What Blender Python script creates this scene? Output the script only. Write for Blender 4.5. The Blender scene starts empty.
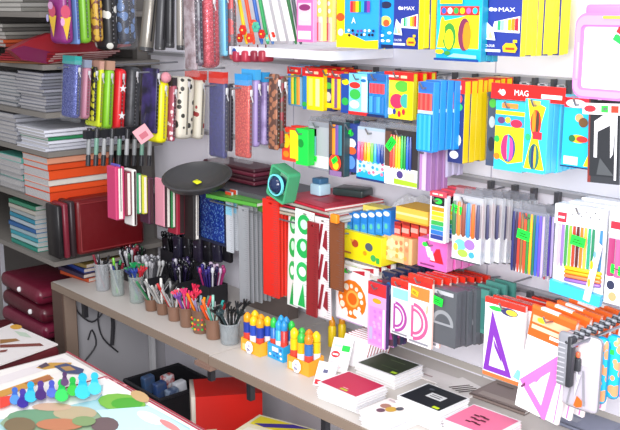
import bpy, bmesh, math, random
from math import sin, cos, pi, radians as R
from mathutils import Vector, Matrix
random.seed(7)
S = bpy.context.scene
COL = S.collection
# ---------------------------------------------------------------- camera
F = 939.0; PITCH = math.atan2(210, F); YAW = R(41.5)
CAM = Vector((0, -1.75, 1.6))
_h = Vector((-cos(YAW), sin(YAW), 0)); _r = Vector((sin(YAW), cos(YAW), 0))
_f = _h*cos(PITCH) + Vector((0, 0, -sin(PITCH))); _u = _h*sin(PITCH) + Vector((0, 0, cos(PITCH)))
cd = bpy.data.cameras.new('camera'); co = bpy.data.objects.new('camera', cd); COL.objects.link(co)
cd.sensor_width = 36; cd.lens = 36*F/620; cd.clip_start = .05
co.matrix_world = Matrix(((_r.x, _u.x, -_f.x, CAM.x), (_r.y, _u.y, -_f.y, CAM.y), (_r.z, _u.z, -_f.z, CAM.z), (0, 0, 0, 1)))
S.camera = co
def P(px, py, x=None, y=None, z=None):
    """the point of a plane of the shop that the photograph shows at a pixel"""
    d = _f*F + _r*(px-310) - _u*(py-215)
    if x is not None: t = (x-CAM.x)/d.x
    elif y is not None: t = (y-CAM.y)/d.y
    else: t = (z-CAM.z)/d.z
    return CAM + d*t
CZ = .71            # counter top
# ---------------------------------------------------------------- materials
_m = {}
def lin(c): return c/12.92 if c <= .04045 else ((c+.055)/1.055)**2.4
def rgb(h): h = h.lstrip('#'); return tuple(lin(int(h[i:i+2], 16)/255) for i in (0, 2, 4)) + (1,)
def M(c, rough=.42, kind='plain', c2=None, scale=60., metal=0., spec=.5):
    k = (c, rough, kind, c2, scale, metal, spec)
    if k in _m: return _m[k]
    m = bpy.data.materials.new('mat_%s_%s' % (kind, c.lstrip('#'))); m.use_nodes = True
    nt = m.node_tree; b = nt.nodes['Principled BSDF']
    b.inputs['Base Color'].default_value = rgb(c); b.inputs['Roughness'].default_value = rough
    b.inputs['Metallic'].default_value = metal; b.inputs['Specular IOR Level'].default_value = spec
    N = nt.nodes.new; L = nt.links.new
    tc = N('ShaderNodeTexCoord')
    if kind == 'clear':
        b.inputs['Alpha'].default_value = scale; b.inputs['Roughness'].default_value = rough
    elif kind in ('dots', 'glitter', 'marble', 'weave', 'flowers'):
        mix = N('ShaderNodeMix'); mix.data_type = 'RGBA'
        mix.inputs[6].default_value = rgb(c); mix.inputs[7].default_value = rgb(c2)
        ramp = N('ShaderNodeValToRGB'); ramp.color_ramp.interpolation = 'CONSTANT' if kind in ('dots', 'flowers') else 'LINEAR'
        if kind in ('dots', 'flowers', 'glitter'):
            t = N('ShaderNodeTexVoronoi'); t.inputs['Scale'].default_value = scale
            e = ramp.color_ramp.elements
            e[0].color = (1, 1, 1, 1); e[1].color = (0, 0, 0, 1); e[1].position = .34
            if kind == 'glitter': e[0].position = .1; e[1].position = .5
            if kind == 'flowers': e[1].position = .5
            L(tc.outputs['Object'], t.inputs['Vector']); L(t.outputs['Distance'], ramp.inputs['Fac'])
            if kind == 'glitter':
                L(t.outputs['Color'], b.inputs['Roughness'])
                b.inputs['Metallic'].default_value = .35
        else:
            t = N('ShaderNodeTexNoise'); t.inputs['Scale'].default_value = scale; t.inputs['Detail'].default_value = 5
            e = ramp.color_ramp.elements; e[0].position = .42; e[1].position = .58
            L(tc.outputs['Object'], t.inputs['Vector']); L(t.outputs['Fac'], ramp.inputs['Fac'])
        L(ramp.outputs['Color'], mix.inputs[0]); L(mix.outputs[2], b.inputs['Base Color'])
    elif kind == 'pages':
        t = N('ShaderNodeTexWave'); t.bands_direction = 'Z'; t.inputs['Scale'].default_value = scale; t.inputs['Distortion'].default_value = .6
        mix = N('ShaderNodeMix'); mix.data_type = 'RGBA'; mix.inputs[6].default_value = rgb(c); mix.inputs[7].default_value = rgb(c2 or '#cfcac4')
        L(tc.outputs['Object'], t.inputs['Vector']); L(t.outputs['Fac'], mix.inputs[0]); L(mix.outputs[2], b.inputs['Base Color'])
    elif kind == 'wrinkle':
        t = N('ShaderNodeTexNoise'); t.inputs['Scale'].default_value = scale; t.inputs['Detail'].default_value = 4
        bp = N('ShaderNodeBump'); bp.inputs['Strength'].default_value = .6; bp.inputs['Distance'].default_value = .006
        L(tc.outputs['Object'], t.inputs['Vector']); L(t.outputs['Fac'], bp.inputs['Height']); L(bp.outputs['Normal'], b.inputs['Normal'])
    _m[k] = m; return m
def CL(c='#dfe3ea', a=.22, rough=.12):
    return M(c, rough, 'clear', None, a, 0., .9)
def asmat(c): return M(c) if isinstance(c, str) else c
# ---------------------------------------------------------------- mesh building
class MB:
    def __init__(s): s.v = []; s.f = []; s.mi = []; s.ms = []; s.sm = []
    def m(s, c):
        c = asmat(c)
        if c not in s.ms: s.ms.append(c)
        return s.ms.index(c)
    def add(s, vs, fs, c, smooth=False):
        b = len(s.v); s.v += [tuple(v) for v in vs]; i = s.m(c)
        for f in fs: s.f.append([b+k for k in f]); s.mi.append(i); s.sm.append(smooth)
        return s
    def box(s, x0, y0, z0, x1, y1, z1, c, mat=None):
        vs = [Vector((x, y, z)) for x in (x0, x1) for y in (y0, y1) for z in (z0, z1)]
        if mat: vs = [mat @ v for v in vs]
        return s.add(vs, [(0, 1, 3, 2), (4, 6, 7, 5), (0, 4, 5, 1), (2, 3, 7, 6), (0, 2, 6, 4), (1, 5, 7, 3)], c)
    def rbox(s, x0, y0, z0, x1, y1, z1, c, r=.01, seg=3, mat=None, bulge=0.):
        bm = bmesh.new(); bmesh.ops.create_cube(bm, size=1)
        for v in bm.verts: v.co = Vector((v.co.x*(x1-x0), v.co.y*(y1-y0), v.co.z*(z1-z0)))
        r = min(r, .49*min(x1-x0, y1-y0, z1-z0))
        bmesh.ops.bevel(bm, geom=bm.edges[:], offset=r, segments=seg, profile=.5, affect='EDGES')
        o = Vector(((x0+x1)/2, (y0+y1)/2, (z0+z1)/2))
        if bulge:
            bmesh.ops.subdivide_edges(bm, edges=[e for e in bm.edges if e.calc_length() > 2.2*r], cuts=3, use_grid_fill=True)
            for v in bm.verts:
                a = v.co.x/(x1-x0)*2; b_ = v.co.z/(z1-z0)*2
                k = 1+bulge*max(0, 1-a*a)*max(0, 1-b_*b_*b_*b_)
                v.co.y *= k
        bm.verts.ensure_lookup_table()
        vs = [v.co+o for v in bm.verts]
        if mat: vs = [mat @ v for v in vs]
        fs = [[v.index for v in f.verts] for f in bm.faces]; bm.free()
        return s.add(vs, fs, c, True)
    def prism(s, pts, y0, y1, c, mat=None, axis='y', smooth=False):
        """polygon in x/z (axis y), x/y (axis z), y/z (axis x), extruded"""
        n = len(pts)
        def mk(p, t): return {'y': Vector((p[0], t, p[1])), 'z': Vector((p[0], p[1], t)), 'x': Vector((t, p[0], p[1]))}[axis]
        vs = [mk(p, y0) for p in pts] + [mk(p, y1) for p in pts]
        if mat: vs = [mat @ v for v in vs]
        fs = [list(range(n)), list(range(2*n-1, n-1, -1))] + [(i, (i+1) % n, n+(i+1) % n, n+i) for i in range(n)]
        return s.add(vs, fs, c)
    def ring(s, outer, inner, y0, y1, c, mat=None):
        """closed frame between two loops of equal length, in x/z"""
        n = len(outer); vs = []
        for t in (y0, y1):
            for L_ in (outer, inner): vs += [Vector((p[0], t, p[1])) for p in L_]
        if mat: vs = [mat @ v for v in vs]
        fs = []
        for i in range(n):
            j = (i+1) % n
            fs += [(i, j, n+j, n+i), (2*n+i, 3*n+i, 3*n+j, 2*n+j), (i, 2*n+i, 2*n+j, j), (n+i, n+j, 3*n+j, 3*n+i)]
        return s.add(vs, fs, c)
    def tube(s, pts, r, c, seg=8, caps=True):
        pts = [Vector(p) for p in pts]; n = len(pts); vs = []; rr = r if isinstance(r, (list, tuple)) else [r]*n
        a = None
        for i, p in enumerate(pts):
            t = (pts[min(i+1, n-1)] - pts[max(i-1, 0)])
            t = t.normalized() if t.length > 1e-9 else Vector((0, 0, 1))
            if a is None: a = t.cross(Vector((.31, .87, .12)) if abs(t.y) < .9 else Vector((1, 0, 0))).normalized()
            else: a = (a - t*a.dot(t)).normalized()
            b = t.cross(a)
            vs += [p + (a*cos(2*pi*k/seg) + b*sin(2*pi*k/seg))*rr[i] for k in range(seg)]
        fs = [(i*seg+k, i*seg+(k+1) % seg, (i+1)*seg+(k+1) % seg, (i+1)*seg+k) for i in range(n-1) for k in range(seg)]
        if caps: fs += [list(range(seg))[::-1], list(range((n-1)*seg, n*seg))]
        return s.add(vs, fs, c, True)
    def lathe(s, prof, c, seg=18, o=(0, 0, 0)):
        n = len(prof); vs = [(o[0]+r*cos(2*pi*k/seg), o[1]+r*sin(2*pi*k/seg), o[2]+z) for r, z in prof for k in range(seg)]
        fs = [(i*seg+k, i*seg+(k+1) % seg, (i+1)*seg+(k+1) % seg, (i+1)*seg+k) for i in range(n-1) for k in range(seg)]
        return s.add(vs, fs, c, True)
    def obj(s, name, parent=None, loc=None, rot=None):
        me = bpy.data.meshes.new(name); me.from_pydata(s.v, [], s.f)
        for m in s.ms: me.materials.append(m)
        me.polygons.foreach_set('material_index', s.mi); me.polygons.foreach_set('use_smooth', s.sm)
        me.update()
        o = bpy.data.objects.new(name, me); COL.objects.link(o)
        if any(s.sm):
            bm = bmesh.new(); bm.from_mesh(me)
            for e in bm.edges:
                if len(e.link_faces) == 2 and e.calc_face_angle(0) > R(50): e.smooth = False
            bm.to_mesh(me); bm.free()
        if parent: o.parent = parent
        if loc is not None: o.location = loc
        if rot is not None: o.rotation_euler = rot
        return o
def tag(o, label=None, cat=None, group=None, kind=None):
    if label:
        label = ' '.join(label.split())
        o['label'] = label
    if cat: o['category'] = cat
    if group: o['group'] = group
    if kind: o['kind'] = kind
    return o
def empty(name, loc, rot=None):
    o = bpy.data.objects.new(name, None); COL.objects.link(o); o.location = loc; o.empty_display_size = .02
    if rot: o.rotation_euler = rot
    return o
KIDS = {}
def copy_tree(o, parent=None):
    c = o.copy(); COL.objects.link(c)
    if parent: c.parent = parent
    for ch in list(o.children):
        copy_tree(ch, c)
    return c
ORD = ['first', 'second', 'third', 'fourth', 'fifth', 'sixth', 'seventh', 'eighth', 'ninth', 'tenth', 'eleventh', 'twelfth', 'thirteenth', 'fourteenth']
# ---------------------------------------------------------------- printed artwork, as thin raised shapes in face units
_tx = {}
def text_mesh(t):
    if t not in _tx:
        cu = bpy.data.curves.new('t', 'FONT'); cu.body = t; cu.resolution_u = 2
        o = bpy.data.objects.new('t', cu); COL.objects.link(o); dg = bpy.context.evaluated_depsgraph_get()
        me = bpy.data.meshes.new_from_object(o.evaluated_get(dg))
        _tx[t] = ([(v.co.x, v.co.y) for v in me.vertices], [list(p.vertices) for p in me.polygons])
        bpy.data.objects.remove(o); bpy.data.curves.remove(cu); bpy.data.meshes.remove(me)
    return _tx[t]
def ell(cx, cy, rx, ry, n=14, a0=0, a1=2*pi):
    full = abs(a1-a0-2*pi) < 1e-6
    return [(cx+rx*cos(a0+(a1-a0)*i/(n if full else n-1)), cy+ry*sin(a0+(a1-a0)*i/(n if full else n-1))) for i in range(n)]
def art(mb, ops, w, h, mat=None, ox=0., oz=0., y=0., eps=.00035):
    """ops are placed on the face x ox..ox+w, z oz..oz+h, looking towards -y"""
    def poly(pts, c, lv, d=0.):
        vs = [Vector((ox+u*w, y-lv*eps-d, oz+v*h)) for u, v in pts]
        if mat: vs = [mat @ q for q in vs]
        mb.add(vs, [list(range(len(vs)))], c)
    lv = 1
    for op in ops:
        k = op[0]
        if k == 'r': _, a, b, c, d, col = op; poly([(a, b), (c, b), (c, d), (a, d)], col, lv)
        elif k == 'e': _, a, b, rx, ry, col = op; poly(ell(a, b, rx, ry), col, lv)
        elif k == 'p': poly(op[1], op[2], lv)
        elif k == 'arc':   # cx cy r0 r1 a0 a1 col   (radii in width units, corrected for the aspect)
            _, a, b, r0, r1, a0, a1, col = op; q = w/h; n = 14
            for i in range(n):
                t0 = R(a0+(a1-a0)*i/n); t1 = R(a0+(a1-a0)*(i+1)/n)
                poly([(a+r0*cos(t0), b+r0*q*sin(t0)), (a+r1*cos(t0), b+r1*q*sin(t0)), (a+r1*cos(t1), b+r1*q*sin(t1)), (a+r0*cos(t1), b+r0*q*sin(t1))], col, lv)
        elif k == 'c':     # raised pencil or pen lying on the face
            _, a, b, c, d, col = op; q = (c-a)/4; dp = min(.004, (c-a)*w*.45)
            pr = [(a, 0), (a+q, dp), (c-q, dp), (c, 0)]
            vs = [Vector((ox+u*w, y-lv*eps-e, oz+v*h)) for v in (b, d) for u, e in pr]
            if mat: vs = [mat @ v for v in vs]
            mb.add(vs, [(0, 1, 5, 4), (1, 2, 6, 5), (2, 3, 7, 6), (0, 3, 2, 1), (4, 5, 6, 7)], col)
        elif k == 'g':     # grid of little marks standing for a printed pattern
            _, a, b, c, d, n, m_, cols = op
            for i in range(n):
                for j in range(m_):
                    uu = a+(c-a)*(i+.5)/n; vv = b+(d-b)*(j+.5)/m_
                    poly(ell(uu+random.uniform(-.2, .2)*(c-a)/n, vv+random.uniform(-.2, .2)*(d-b)/m_, (c-a)/n*.36, (d-b)/m_*.36, 6), random.choice(cols), lv)
        elif k == 't':     # text x y height colour [width]
            t, a, b, hh, col = op[1:6]; vs0, fs = text_mesh(t); wd = max(v[0] for v in vs0)
            sx = hh*h/.7/w; sy = hh/.7
            if len(op) > 6: sx = op[6]/wd
            vs = [Vector((ox+(a+v[0]*sx)*w, y-lv*eps, oz+(b+v[1]*sy)*h)) for v in vs0]
            if mat: vs = [mat @ v for v in vs]
            mb.add(vs, fs, col)
        lv += 1
    return mb
RB = ['#e5263a', '#f26a1b', '#f8d90f', '#3aa53a', '#1fa3d8', '#2a3d9b', '#8b3aa0', '#e85aa0', '#7a4a22', '#1a1a1a']
def stripes(x0, y0, x1, y1, cols, k='c', gap=.1):
    n = len(cols); w = (x1-x0)/n
    return [(k, x0+i*w+w*gap/2, y0, x0+(i+1)*w-w*gap/2, y1, c) for i, c in enumerate(cols)]
def fringe(x0, y0, x1, y1, cols):
    n = len(cols); w = (x1-x0)/n; o = []
    for i, c in enumerate(cols):
        o.append(('p', [(x0+i*w, y0), (x0+(i+1)*w, y0), (x0+(i+1)*w, y1-(y1-y0)*.15), (x0+(i+.5)*w, y1), (x0+i*w, y1-(y1-y0)*.15)], c))
    return o
def lines(x0, y0, x1, y1, n, col):
    h = (y1-y0)/n
    return [('r', x0, y0+i*h, x0+(x1-x0)*(.75+.25*((i*7) % 3)/2), y0+i*h+h*.5, col) for i in range(n)]
# ---------------------------------------------------------------- hanging packs
HOOK = M('#8d8f94', .3, 'plain', None, 60., .7)
DARK = M('#2c2c30', .35)
def face(box, y):
    """pixel box of a front face that stands in the plane y -> x0, x1, z0, z1"""
    px0, py0, px1, py1 = box; cx = (px0+px1)/2; cy = (py0+py1)/2
    return P(px0, cy, y=y).x, P(px1, cy, y=y).x, P(cx, py1, y=y).z, P(cx, py0, y=y).z
def pack_mesh(w, h, t, side, ops, kind='box', back=None, hdr=None):
    mb = MB()
    if kind == 'bag':     # clear bag, slightly fat
        mb.rbox(-w/2, 0, 0, w/2, t, h, side, r=t*.45, seg=2)
    elif kind == 'card':
        mb.box(-w/2, 0, 0, w/2, t, h, side)
    else:
        mb.rbox(-w/2, 0, 0, w/2, t, h, side, r=.0012, seg=1)
        mb.sm = [False]*len(mb.sm)
    art(mb, ops, w, h, ox=-w/2, y=0)
    return mb
STK = []
def sticker(parent, x, z, w=.026, y=-.006, rot=.15, col='#17e63c', txt=True):
    mb = MB(); m = Matrix.Translation((x, y, z)) @ Matrix.Rotation(rot, 4, 'Y')
    mb.box(-w/2, -.0004, -w*.32, w/2, .0004, w*.32, M(col, .5), m)
    if txt: art(mb, [('r', .15, .3, .85, .4, '#0c5a1c'), ('r', .2, .55, .7, .66, '#0c5a1c')], w, w*.64, m, -w/2, -w*.32, -.0004)
    return mb.obj('price_sticker', parent)
def stack(name, cat, box, y, n, pitch, t, side, ops, what, where, group=None, kind='box', st=None, hook=True, kids=None, rz=0., tilt=0., jx=.002, hookz=None, lab1=None, drop=0., lean=0.):
    """n packs on one wall hook; the first is nearest the aisle"""
    x0, x1, z0, z1 = face(box, y); w = x1-x0; h = z1-z0; xc = (x0+x1)/2
    o = pack_mesh(w, h, t, side, ops, kind).obj(name, None, (xc, y, z0), (tilt, lean, rz))
    if st:
        for s_ in st: sticker(o, (s_[0]-.5)*w, s_[1]*h, *s_[2:])
    if kids: kids(o, w, h, t)
    g = group or ('%s on a hook' % what)
    obs = [o]
    for i in range(1, n):
        c = copy_tree(o)
        c.location = (xc+random.uniform(-jx, jx), y+i*pitch, z0-drop*i+random.uniform(-jx, jx)*1.2)
        c.rotation_euler = (tilt, lean+random.uniform(-.012, .012)*(jx/.002), rz)
        obs.append(c)
    for i, c in enumerate(obs):
        if n == 1: lb = '%s %s' % (what, where)
        elif i == 0: lb = lab1 or '%s, front of stack %s' % (what, where)
        else: lb = '%s, %s in stack %s' % (what, ORD[i], where)
        tag(c, lb, cat, g if n > 1 else None)
    if hook:
        mb = MB(); hz = (hookz if hookz is not None else z1-.012); hb = hz-(drop/pitch*abs(y) if pitch else 0); xt = xc+lean*h*.9
        xc = xt; mb.tube([(xc, -.012, hb), (xc, y-.012, hz), (xc, y-.02, hz+.012)], .0022, HOOK, 6)
        hk = mb.obj('display_hook'); tag(hk, 'metal hook holding the %s %s' % (what, where), 'hook', 'display hooks on the wall')
    return obs
# ================================================================ the setting
LIL = M('#dcd7e6', .5); WHT = M('#eeeef2', .45)
mb = MB(); mb.box(-4.2, 0, 0, 1.4, .08, 2.6, M('#f0eef6', .5))
tag(mb.obj('wall_right'), kind='structure')
mb = MB(); mb.box(-4.3, -3.4, 0, -4.2, .08, 2.6, M('#a39d98', .7)); tag(mb.obj('wall_back'), kind='structure')
mb = MB(); mb.box(-4.3, -3.4, -.06, 1.4, .08, 0, M('#8b8580', .6, 'marble', '#6f6a66', 6)); tag(mb.obj('floor'), kind='structure')
# panel joints and slotted rails on the wall
for i, (z, xa) in enumerate(((1.442, -2.9), (1.2, -2.9), (.962, -1.75))):
    mb = MB(); mb.box(xa, -.012, z-.007, 1.0, -.0005, z+.007, M('#a3a3a8', .4, metal=.1)); mb.box(xa, -.016, z+.003, 1.0, -.012, z+.007, M('#b9b9be', .4, metal=.1))
    o = mb.obj('slat_rail'); tag(o, 'grey metal %s rail running along the white display wall' % ('uppermost', 'middle', 'lowest')[i], 'rail', 'slotted rails on the wall')
mb = MB()
for x in (-2.05, -1.34): mb.box(x, -.0012, .7, x+.003, -.0002, 2.4, M('#b9b5c4', .5))
tag(mb.obj('trim_1'), kind='structure')
mb = MB(); mb.box(-1.75, -.004, .715, 1.0, -.0005, .732, M('#b8b2aa', .5)); tag(mb.obj('trim_2'), kind='structure')
# clips on the rails, some with a white price tab
k = 0
for rail, pts in ((1.442, [336, 357, 378, 400, 420, 437, 457, 477, 499, 519, 537, 556, 571]), (1.2, [493, 517, 536, 560, 587, 611]), (.962, [508, 532, 612, 560])):
    for px in pts:
        x = None
        zt = rail; py = 60
        for _ in range(12):
            q = P(px, py, y=-.016); py += (q.z-zt)*400
        x = P(px, py, y=-.016).x
        w = .011 if rail != 1.442 else .008
        mb = MB(); mb.box(x-w/2, -.03, rail-.034, x+w/2, -.0165, rail+.004, M('#4a4a4e', .4)); mb.box(x-w/2-.002, -.034, rail-.03, x+w/2+.002, -.03, rail-.022, M('#55565a', .3, metal=.6))
        o = mb.obj('rail_clip'); mb = MB(); mb.tube([(x, -.034, rail-.026), (x, -.055, rail-.026)], .002, HOOK, 6); mb.obj('prong', o)
        lvl = {1.442: 'uppermost', 1.2: 'middle', .962: 'lowest'}[rail]
        i = pts.index(px) if rail != .962 else sorted(pts).index(px)
        tag(o, 'dark clip on the %s rail, %s of its row from the left' % (lvl, ORD[i]), 'rail clip', 'clips gripping the rails')
        if rail == 1.442 and i < 12:
            mb = MB(); mb.box(x+.012, -.03, rail-.03, x+.036, -.026, rail-.008, M('#e9e9ee', .4)); mb.box(x+.013, -.031, rail-.014, x+.035, -.03, rail-.01, M('#a9adb8', .4))
            mb.box(x+.018, -.03, rail-.012, x+.03, -.016, rail-.006, M('#c9c9d0', .4))
            o = mb.obj('price_tab'); tag(o, 'white price tab on the uppermost rail, %s of its row from the left' % ORD[i], 'price tab', 'price tabs along the uppermost rail')
# counter: two boards
def board(name, xa, xb, y0, lab):
    mb = MB(); mb.box(xa, y0, CZ-.022, xb, -.001, CZ, M('#cdc7c1', .45)); o = mb.obj(name)
    mb = MB(); mb.box(xa, y0-.006, CZ-.024, xb, y0-.0005, CZ-.001, M('#8e7d6e', .5)); mb.obj('edge_strip', o)
    tag(o, lab, 'counter'); return o
board('counter_board', -2.79, -1.905, -.415, 'far board of the white counter, behind its joint, carrying the pen cups')
board('counter_board', -1.895, .6, -.418, 'near board of the white counter, carrying the notebooks and glue boxes')
mb = MB(); mb.box(-1.95, -.432, CZ-.036, -1.88, -.38, CZ-.0245, M('#8b6f62', .6)); tag(mb.obj('joint_block'), 'brown wooden block under the joint of the two counter boards', 'wood block')
for i, x in enumerate((-2.62, -1.93, -1.76, -1.48)):
    mb = MB(); mb.box(x-.008, -.40, CZ-.046, x+.008, -.01, CZ-.026, DARK); mb.box(x-.008, -.03, .45, x+.008, -.001, CZ-.046, DARK); mb.box(x-.008, -.40, CZ-.085 if i < 3 else 0.0, x+.008, -.385, CZ-.046, DARK)
    o = mb.obj('shelf_bracket'); tag(o, 'black metal bracket under the counter, %s' % ('nearest the brown post', 'left of the pair by the joint', 'right of the pair by the joint', 'nearest the notebook stacks')[i], 'bracket', 'brackets under the counter')
# front rail under the counter
mb = MB(); mb.box(-2.74, -.405, CZ-.034, -1.98, -.39, CZ-.0245, DARK); tag(mb.obj('support_rail'), 'thin black rail under the front edge of the far counter board', 'rail')
mb = MB(); mb.box(-2.79, -.42, 0, -2.72, -.37, CZ-.025, M('#5c483f', .6)); mb.box(-2.72, -.415, 0, -2.714, -.375, CZ-.03, M('#8a7668', .6)); tag(mb.obj('support_post'), 'brown wooden post under the far corner of the counter', 'post')
mb = MB(); mb.box(-2.70, -.115, 0, -2.68, -.1, CZ-.03, M('#e2e2e4', .5)); tag(mb.obj('wall_batten'), 'white upright batten on the wall below the counter', 'batten')
# cables
for i, (pts, nm) in enumerate(([((75, 300), (78, 312), (92, 322), (104, 312), (112, 305)), 'looping over from the post'], [((100, 305), (98, 320), (103, 338), (118, 352)), 'hanging lowest below the pen cups'], [((108, 296), (110, 305), (113, 322), (112, 345)), 'thick and straight with a plug'],
        [((88, 340), (92, 330), (96, 345), (84, 362)), 'curled at the bottom left'], [((68, 295), (74, 320), (72, 345), (82, 365)), 'running down beside the post'], [((112, 300), (124, 310), (128, 300), (134, 312)), 'shortest loop at the right'])):
    pp = [P(q[0], q[1], x=-2.745-.008*i) for q in pts]; sm_ = []
    for j in range(len(pp)-1):
        p0 = pp[max(j-1, 0)]; p1 = pp[j]; p2 = pp[j+1]; p3 = pp[min(j+2, len(pp)-1)]
        for t in (0, .25, .5, .75):
            sm_.append(.5*((2*p1)+(p2-p0)*t+(2*p0-5*p1+4*p2-p3)*t*t+(3*p1-p0-3*p2+p3)*t**3))
    sm_.append(pp[-1])
    mb = MB(); mb.tube(sm_, .0075 if i == 2 else .003, M('#3c3b40', .5), 6)
    o = mb.obj('hanging_cable'); tag(o, 'dark cable hanging under the counter, %s' % nm, 'cable', 'cables under the counter')
# ================================================================ top row of hanging packs
YEL = '#fbe30a'; NAV = '#27378f'; CY = '#19a9e0'; GRN = '#2fb24a'; REDC = '#e0262c'
maxart = [('r', 0, 0, 1, 1, NAV), ('e', .24, .84, .06, .035, '#ffffff'), ('e', .34, .835, .05, .03, '#ffffff'), ('t', 'MAX', .42, .80, .075, '#ffffff', .42),
          ('p', [(.28, .44), (.34, .62), (.97, .72), (.97, .42)], '#ffffff')] + \
         [('p', [(.42+i*.09, .47), (.42+i*.09, .63+i*.01), (.5+i*.09, .64+i*.01), (.5+i*.09, .46)], c) for i, c in enumerate(['#2fa46a', '#8fd0c0', '#f4f4d0', '#f8d90f', '#f28a1b', '#e5263a'])] + \
         [('p', [(.05, .3), (.15, .62), (.33, .5), (.4, .28)], '#e6eef4'), ('p', [(.08, .32), (.14, .52), (.2, .32)], '#7fd6d0'), ('p', [(.22, .32), (.26, .48), (.34, .32)], '#f2b28a'),
          ('t', 'COLOUR', .1, .16, .045, '#ffffff', .3), ('r', .06, .07, .55, .12, '#cdd6f0'), ('p', [(.62, .08), (.6, .18), (.68, .24), (.9, .24), (.97, .15), (.92, .07)], '#f5b21a'), ('r', .68, .12, .9, .16, '#b0431c'), ('r', .86, .25, .96, .3, '#f5d21a')]
cray = [('r', 0, 0, 1, 1, '#1c8fe0'), ('r', .22, 0, 1, 1, '#2a9ce8'), ('r', 0, 0, .2, 1, YEL), ('p', [(0, 0), (0, .2), (.3, .24), (.7, .12), (1, .14), (1, 0)], YEL), ('e', .1, .5, .1, .07, '#e8541c'), ('e', .11, .25, .07, .06, '#f7f2d0')] + \
       stripes(.34, .58, .82, .76, RB[:7], 'r', 0) + [('g', .3, .18, .95, .32, 7, 2, ['#1a1a2a', '#6a4a9a', '#e8e8f0', '#222b60']), ('r', .36, .86, .9, .95, '#1a2a80'), ('t', 'A', .4, .4, .1, '#ffffff')]
stack('crayon_box', 'crayons', (337, -14, 379, 48), -.2, 3, .022, .02, '#1b6fc0', cray, 'blue and yellow crayon box', 'beside the pointed pencil packs')
stack('crayon_box', 'crayons', (378, -12, 394, 48), -.19, 3, .02, .018, '#1b6fc0', [('r', 0, 0, 1, 1, '#178fe6'), ('e', .5, .72, .35, .06, '#2a2a4a'), ('e', .5, .45, .35, .09, '#e8e36a'), ('e', .55, .42, .2, .06, '#f05a2a'), ('r', 0, 0, 1, .06, '#17224f'), ('g', .1, .1, .9, .3, 2, 3, ['#178fe6', '#ffffff'])], 'narrow blue crayon box', 'left of the left navy pencil boxes')
def vs(ops, k):
    o = [ops[0]]
    for q in ops[1:]:
        q = list(q)
        if q[0] in 'rgc': q[2] *= k; q[4] *= k
        elif q[0] == 'e': q[2] *= k; q[4] *= k
        elif q[0] == 'p': q[1] = [(a, b*k) for a, b in q[1]]
        elif q[0] == 't': q[3] *= k; q[4] *= k
        o.append(tuple(q))
    return o
maxart = vs(maxart, .69)
def pencil_side(o, w, h, t):
    mb = MB(); mb.rbox(w/2-.0105, t-.004, h*.1, w/2+.0006, t+.0005, h*.9, YEL, .001, 1); mb.sm = [False]*len(mb.sm); mb.obj('inner_tray', o)
stack('colour_pencil_box', 'colouring pencils', (394, -22, 419, 49), -.2, 5, .019, .0183, YEL, maxart, 'yellow-sided navy pencil box', 'left of the teal pack')
tealart = [('r', 0, 0, 1, 1, '#17a4c4'), ('r', 0, .17, 1, .84, '#20b3c9'), ('p', [(.02, .2), (.1, .62), (.5, .68), (.95, .78), (.95, .2)], '#f4ea1c'), ('e', .3, .38, .15, .22, '#3a8f3a'), ('e', .3, .34, .1, .16, '#f4ea1c'), ('e', .64, .42, .14, .26, '#7a2f50'), ('e', .7, .4, .09, .22, '#f28a1b'), ('e', .15, .5, .06, .2, '#e8e41c'),
           ('r', .1, .72, .95, .86, '#e8302a')] + [('e', .18+i*.14, .79, .055, .05, c) for i, c in enumerate(['#3060c0', '#f4f4f4', '#2fa04a', '#f8d90f', '#e85aa0', '#20b3c9'])] + [('r', .1, .9, .6, 1, '#f4ea1c'), ('e', .12, .14, .1, .04, '#f4c81c'), ('e', .3, .12, .07, .035, '#3a8f3a'), ('p', [(.3, .06), (.45, .12), (.95, .1), (.95, .05)], '#8fe4f0'), ('r', 0, 0, 1, .035, '#123f8c')]
tealart = vs(tealart, .79)
stack('colour_pencil_box', 'colouring pencils', (437, -20, 482, 61), -.24, 3, .02, .018, '#1792b4', tealart, 'large teal and yellow pencil pack', 'between the two navy box stacks')
stack('colour_pencil_box', 'colouring pencils', (482, -25, 522, 56), -.22, 9, .0185, .0178, YEL, maxart, 'yellow-sided navy pencil box', 'left of the pink board')
pk = fringe(.0, .0, 1, .5, ['#f6f2c0', '#f3b8c4', '#f6f2c0']) + [('r', 0, .45, 1, 1, '#f9e96a'), ('g', .1, .5, .9, .9, 2, 3, ['#f39ac0', '#ffffff', '#f9d90a'])] + stripes(.1, .02, .9, .34, ['#e8404a', '#f2e6d0', '#e8404a', '#f2a0a8'])
stack('pencil_pack', 'pencils', (312, -14, 323, 41), -.21, 5, .031, .012, '#f9ea8a', pk, 'yellow-white pack of red pencils', 'beside the pink packs', kind='card')
stack('toy_pack', 'toy pack', (297, -14, 313, 42), -.23, 3, .03, .014, '#f39ac6', [('r', 0, 0, 1, 1, '#f06fb0'), ('r', .1, .3, .9, .7, '#f9c6e0'), ('e', .5, .62, .36, .06, '#8a2f6a'), ('e', .5, .45, .3, .07, '#ffffff'), ('r', .1, .05, .9, .2, '#f8e6f0'), ('g', .1, .75, .9, .98, 3, 2, ['#f06fb0', '#ffe34a', '#ffffff'])], 'pink and white boxed pack', 'right of the white rulers')
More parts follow.
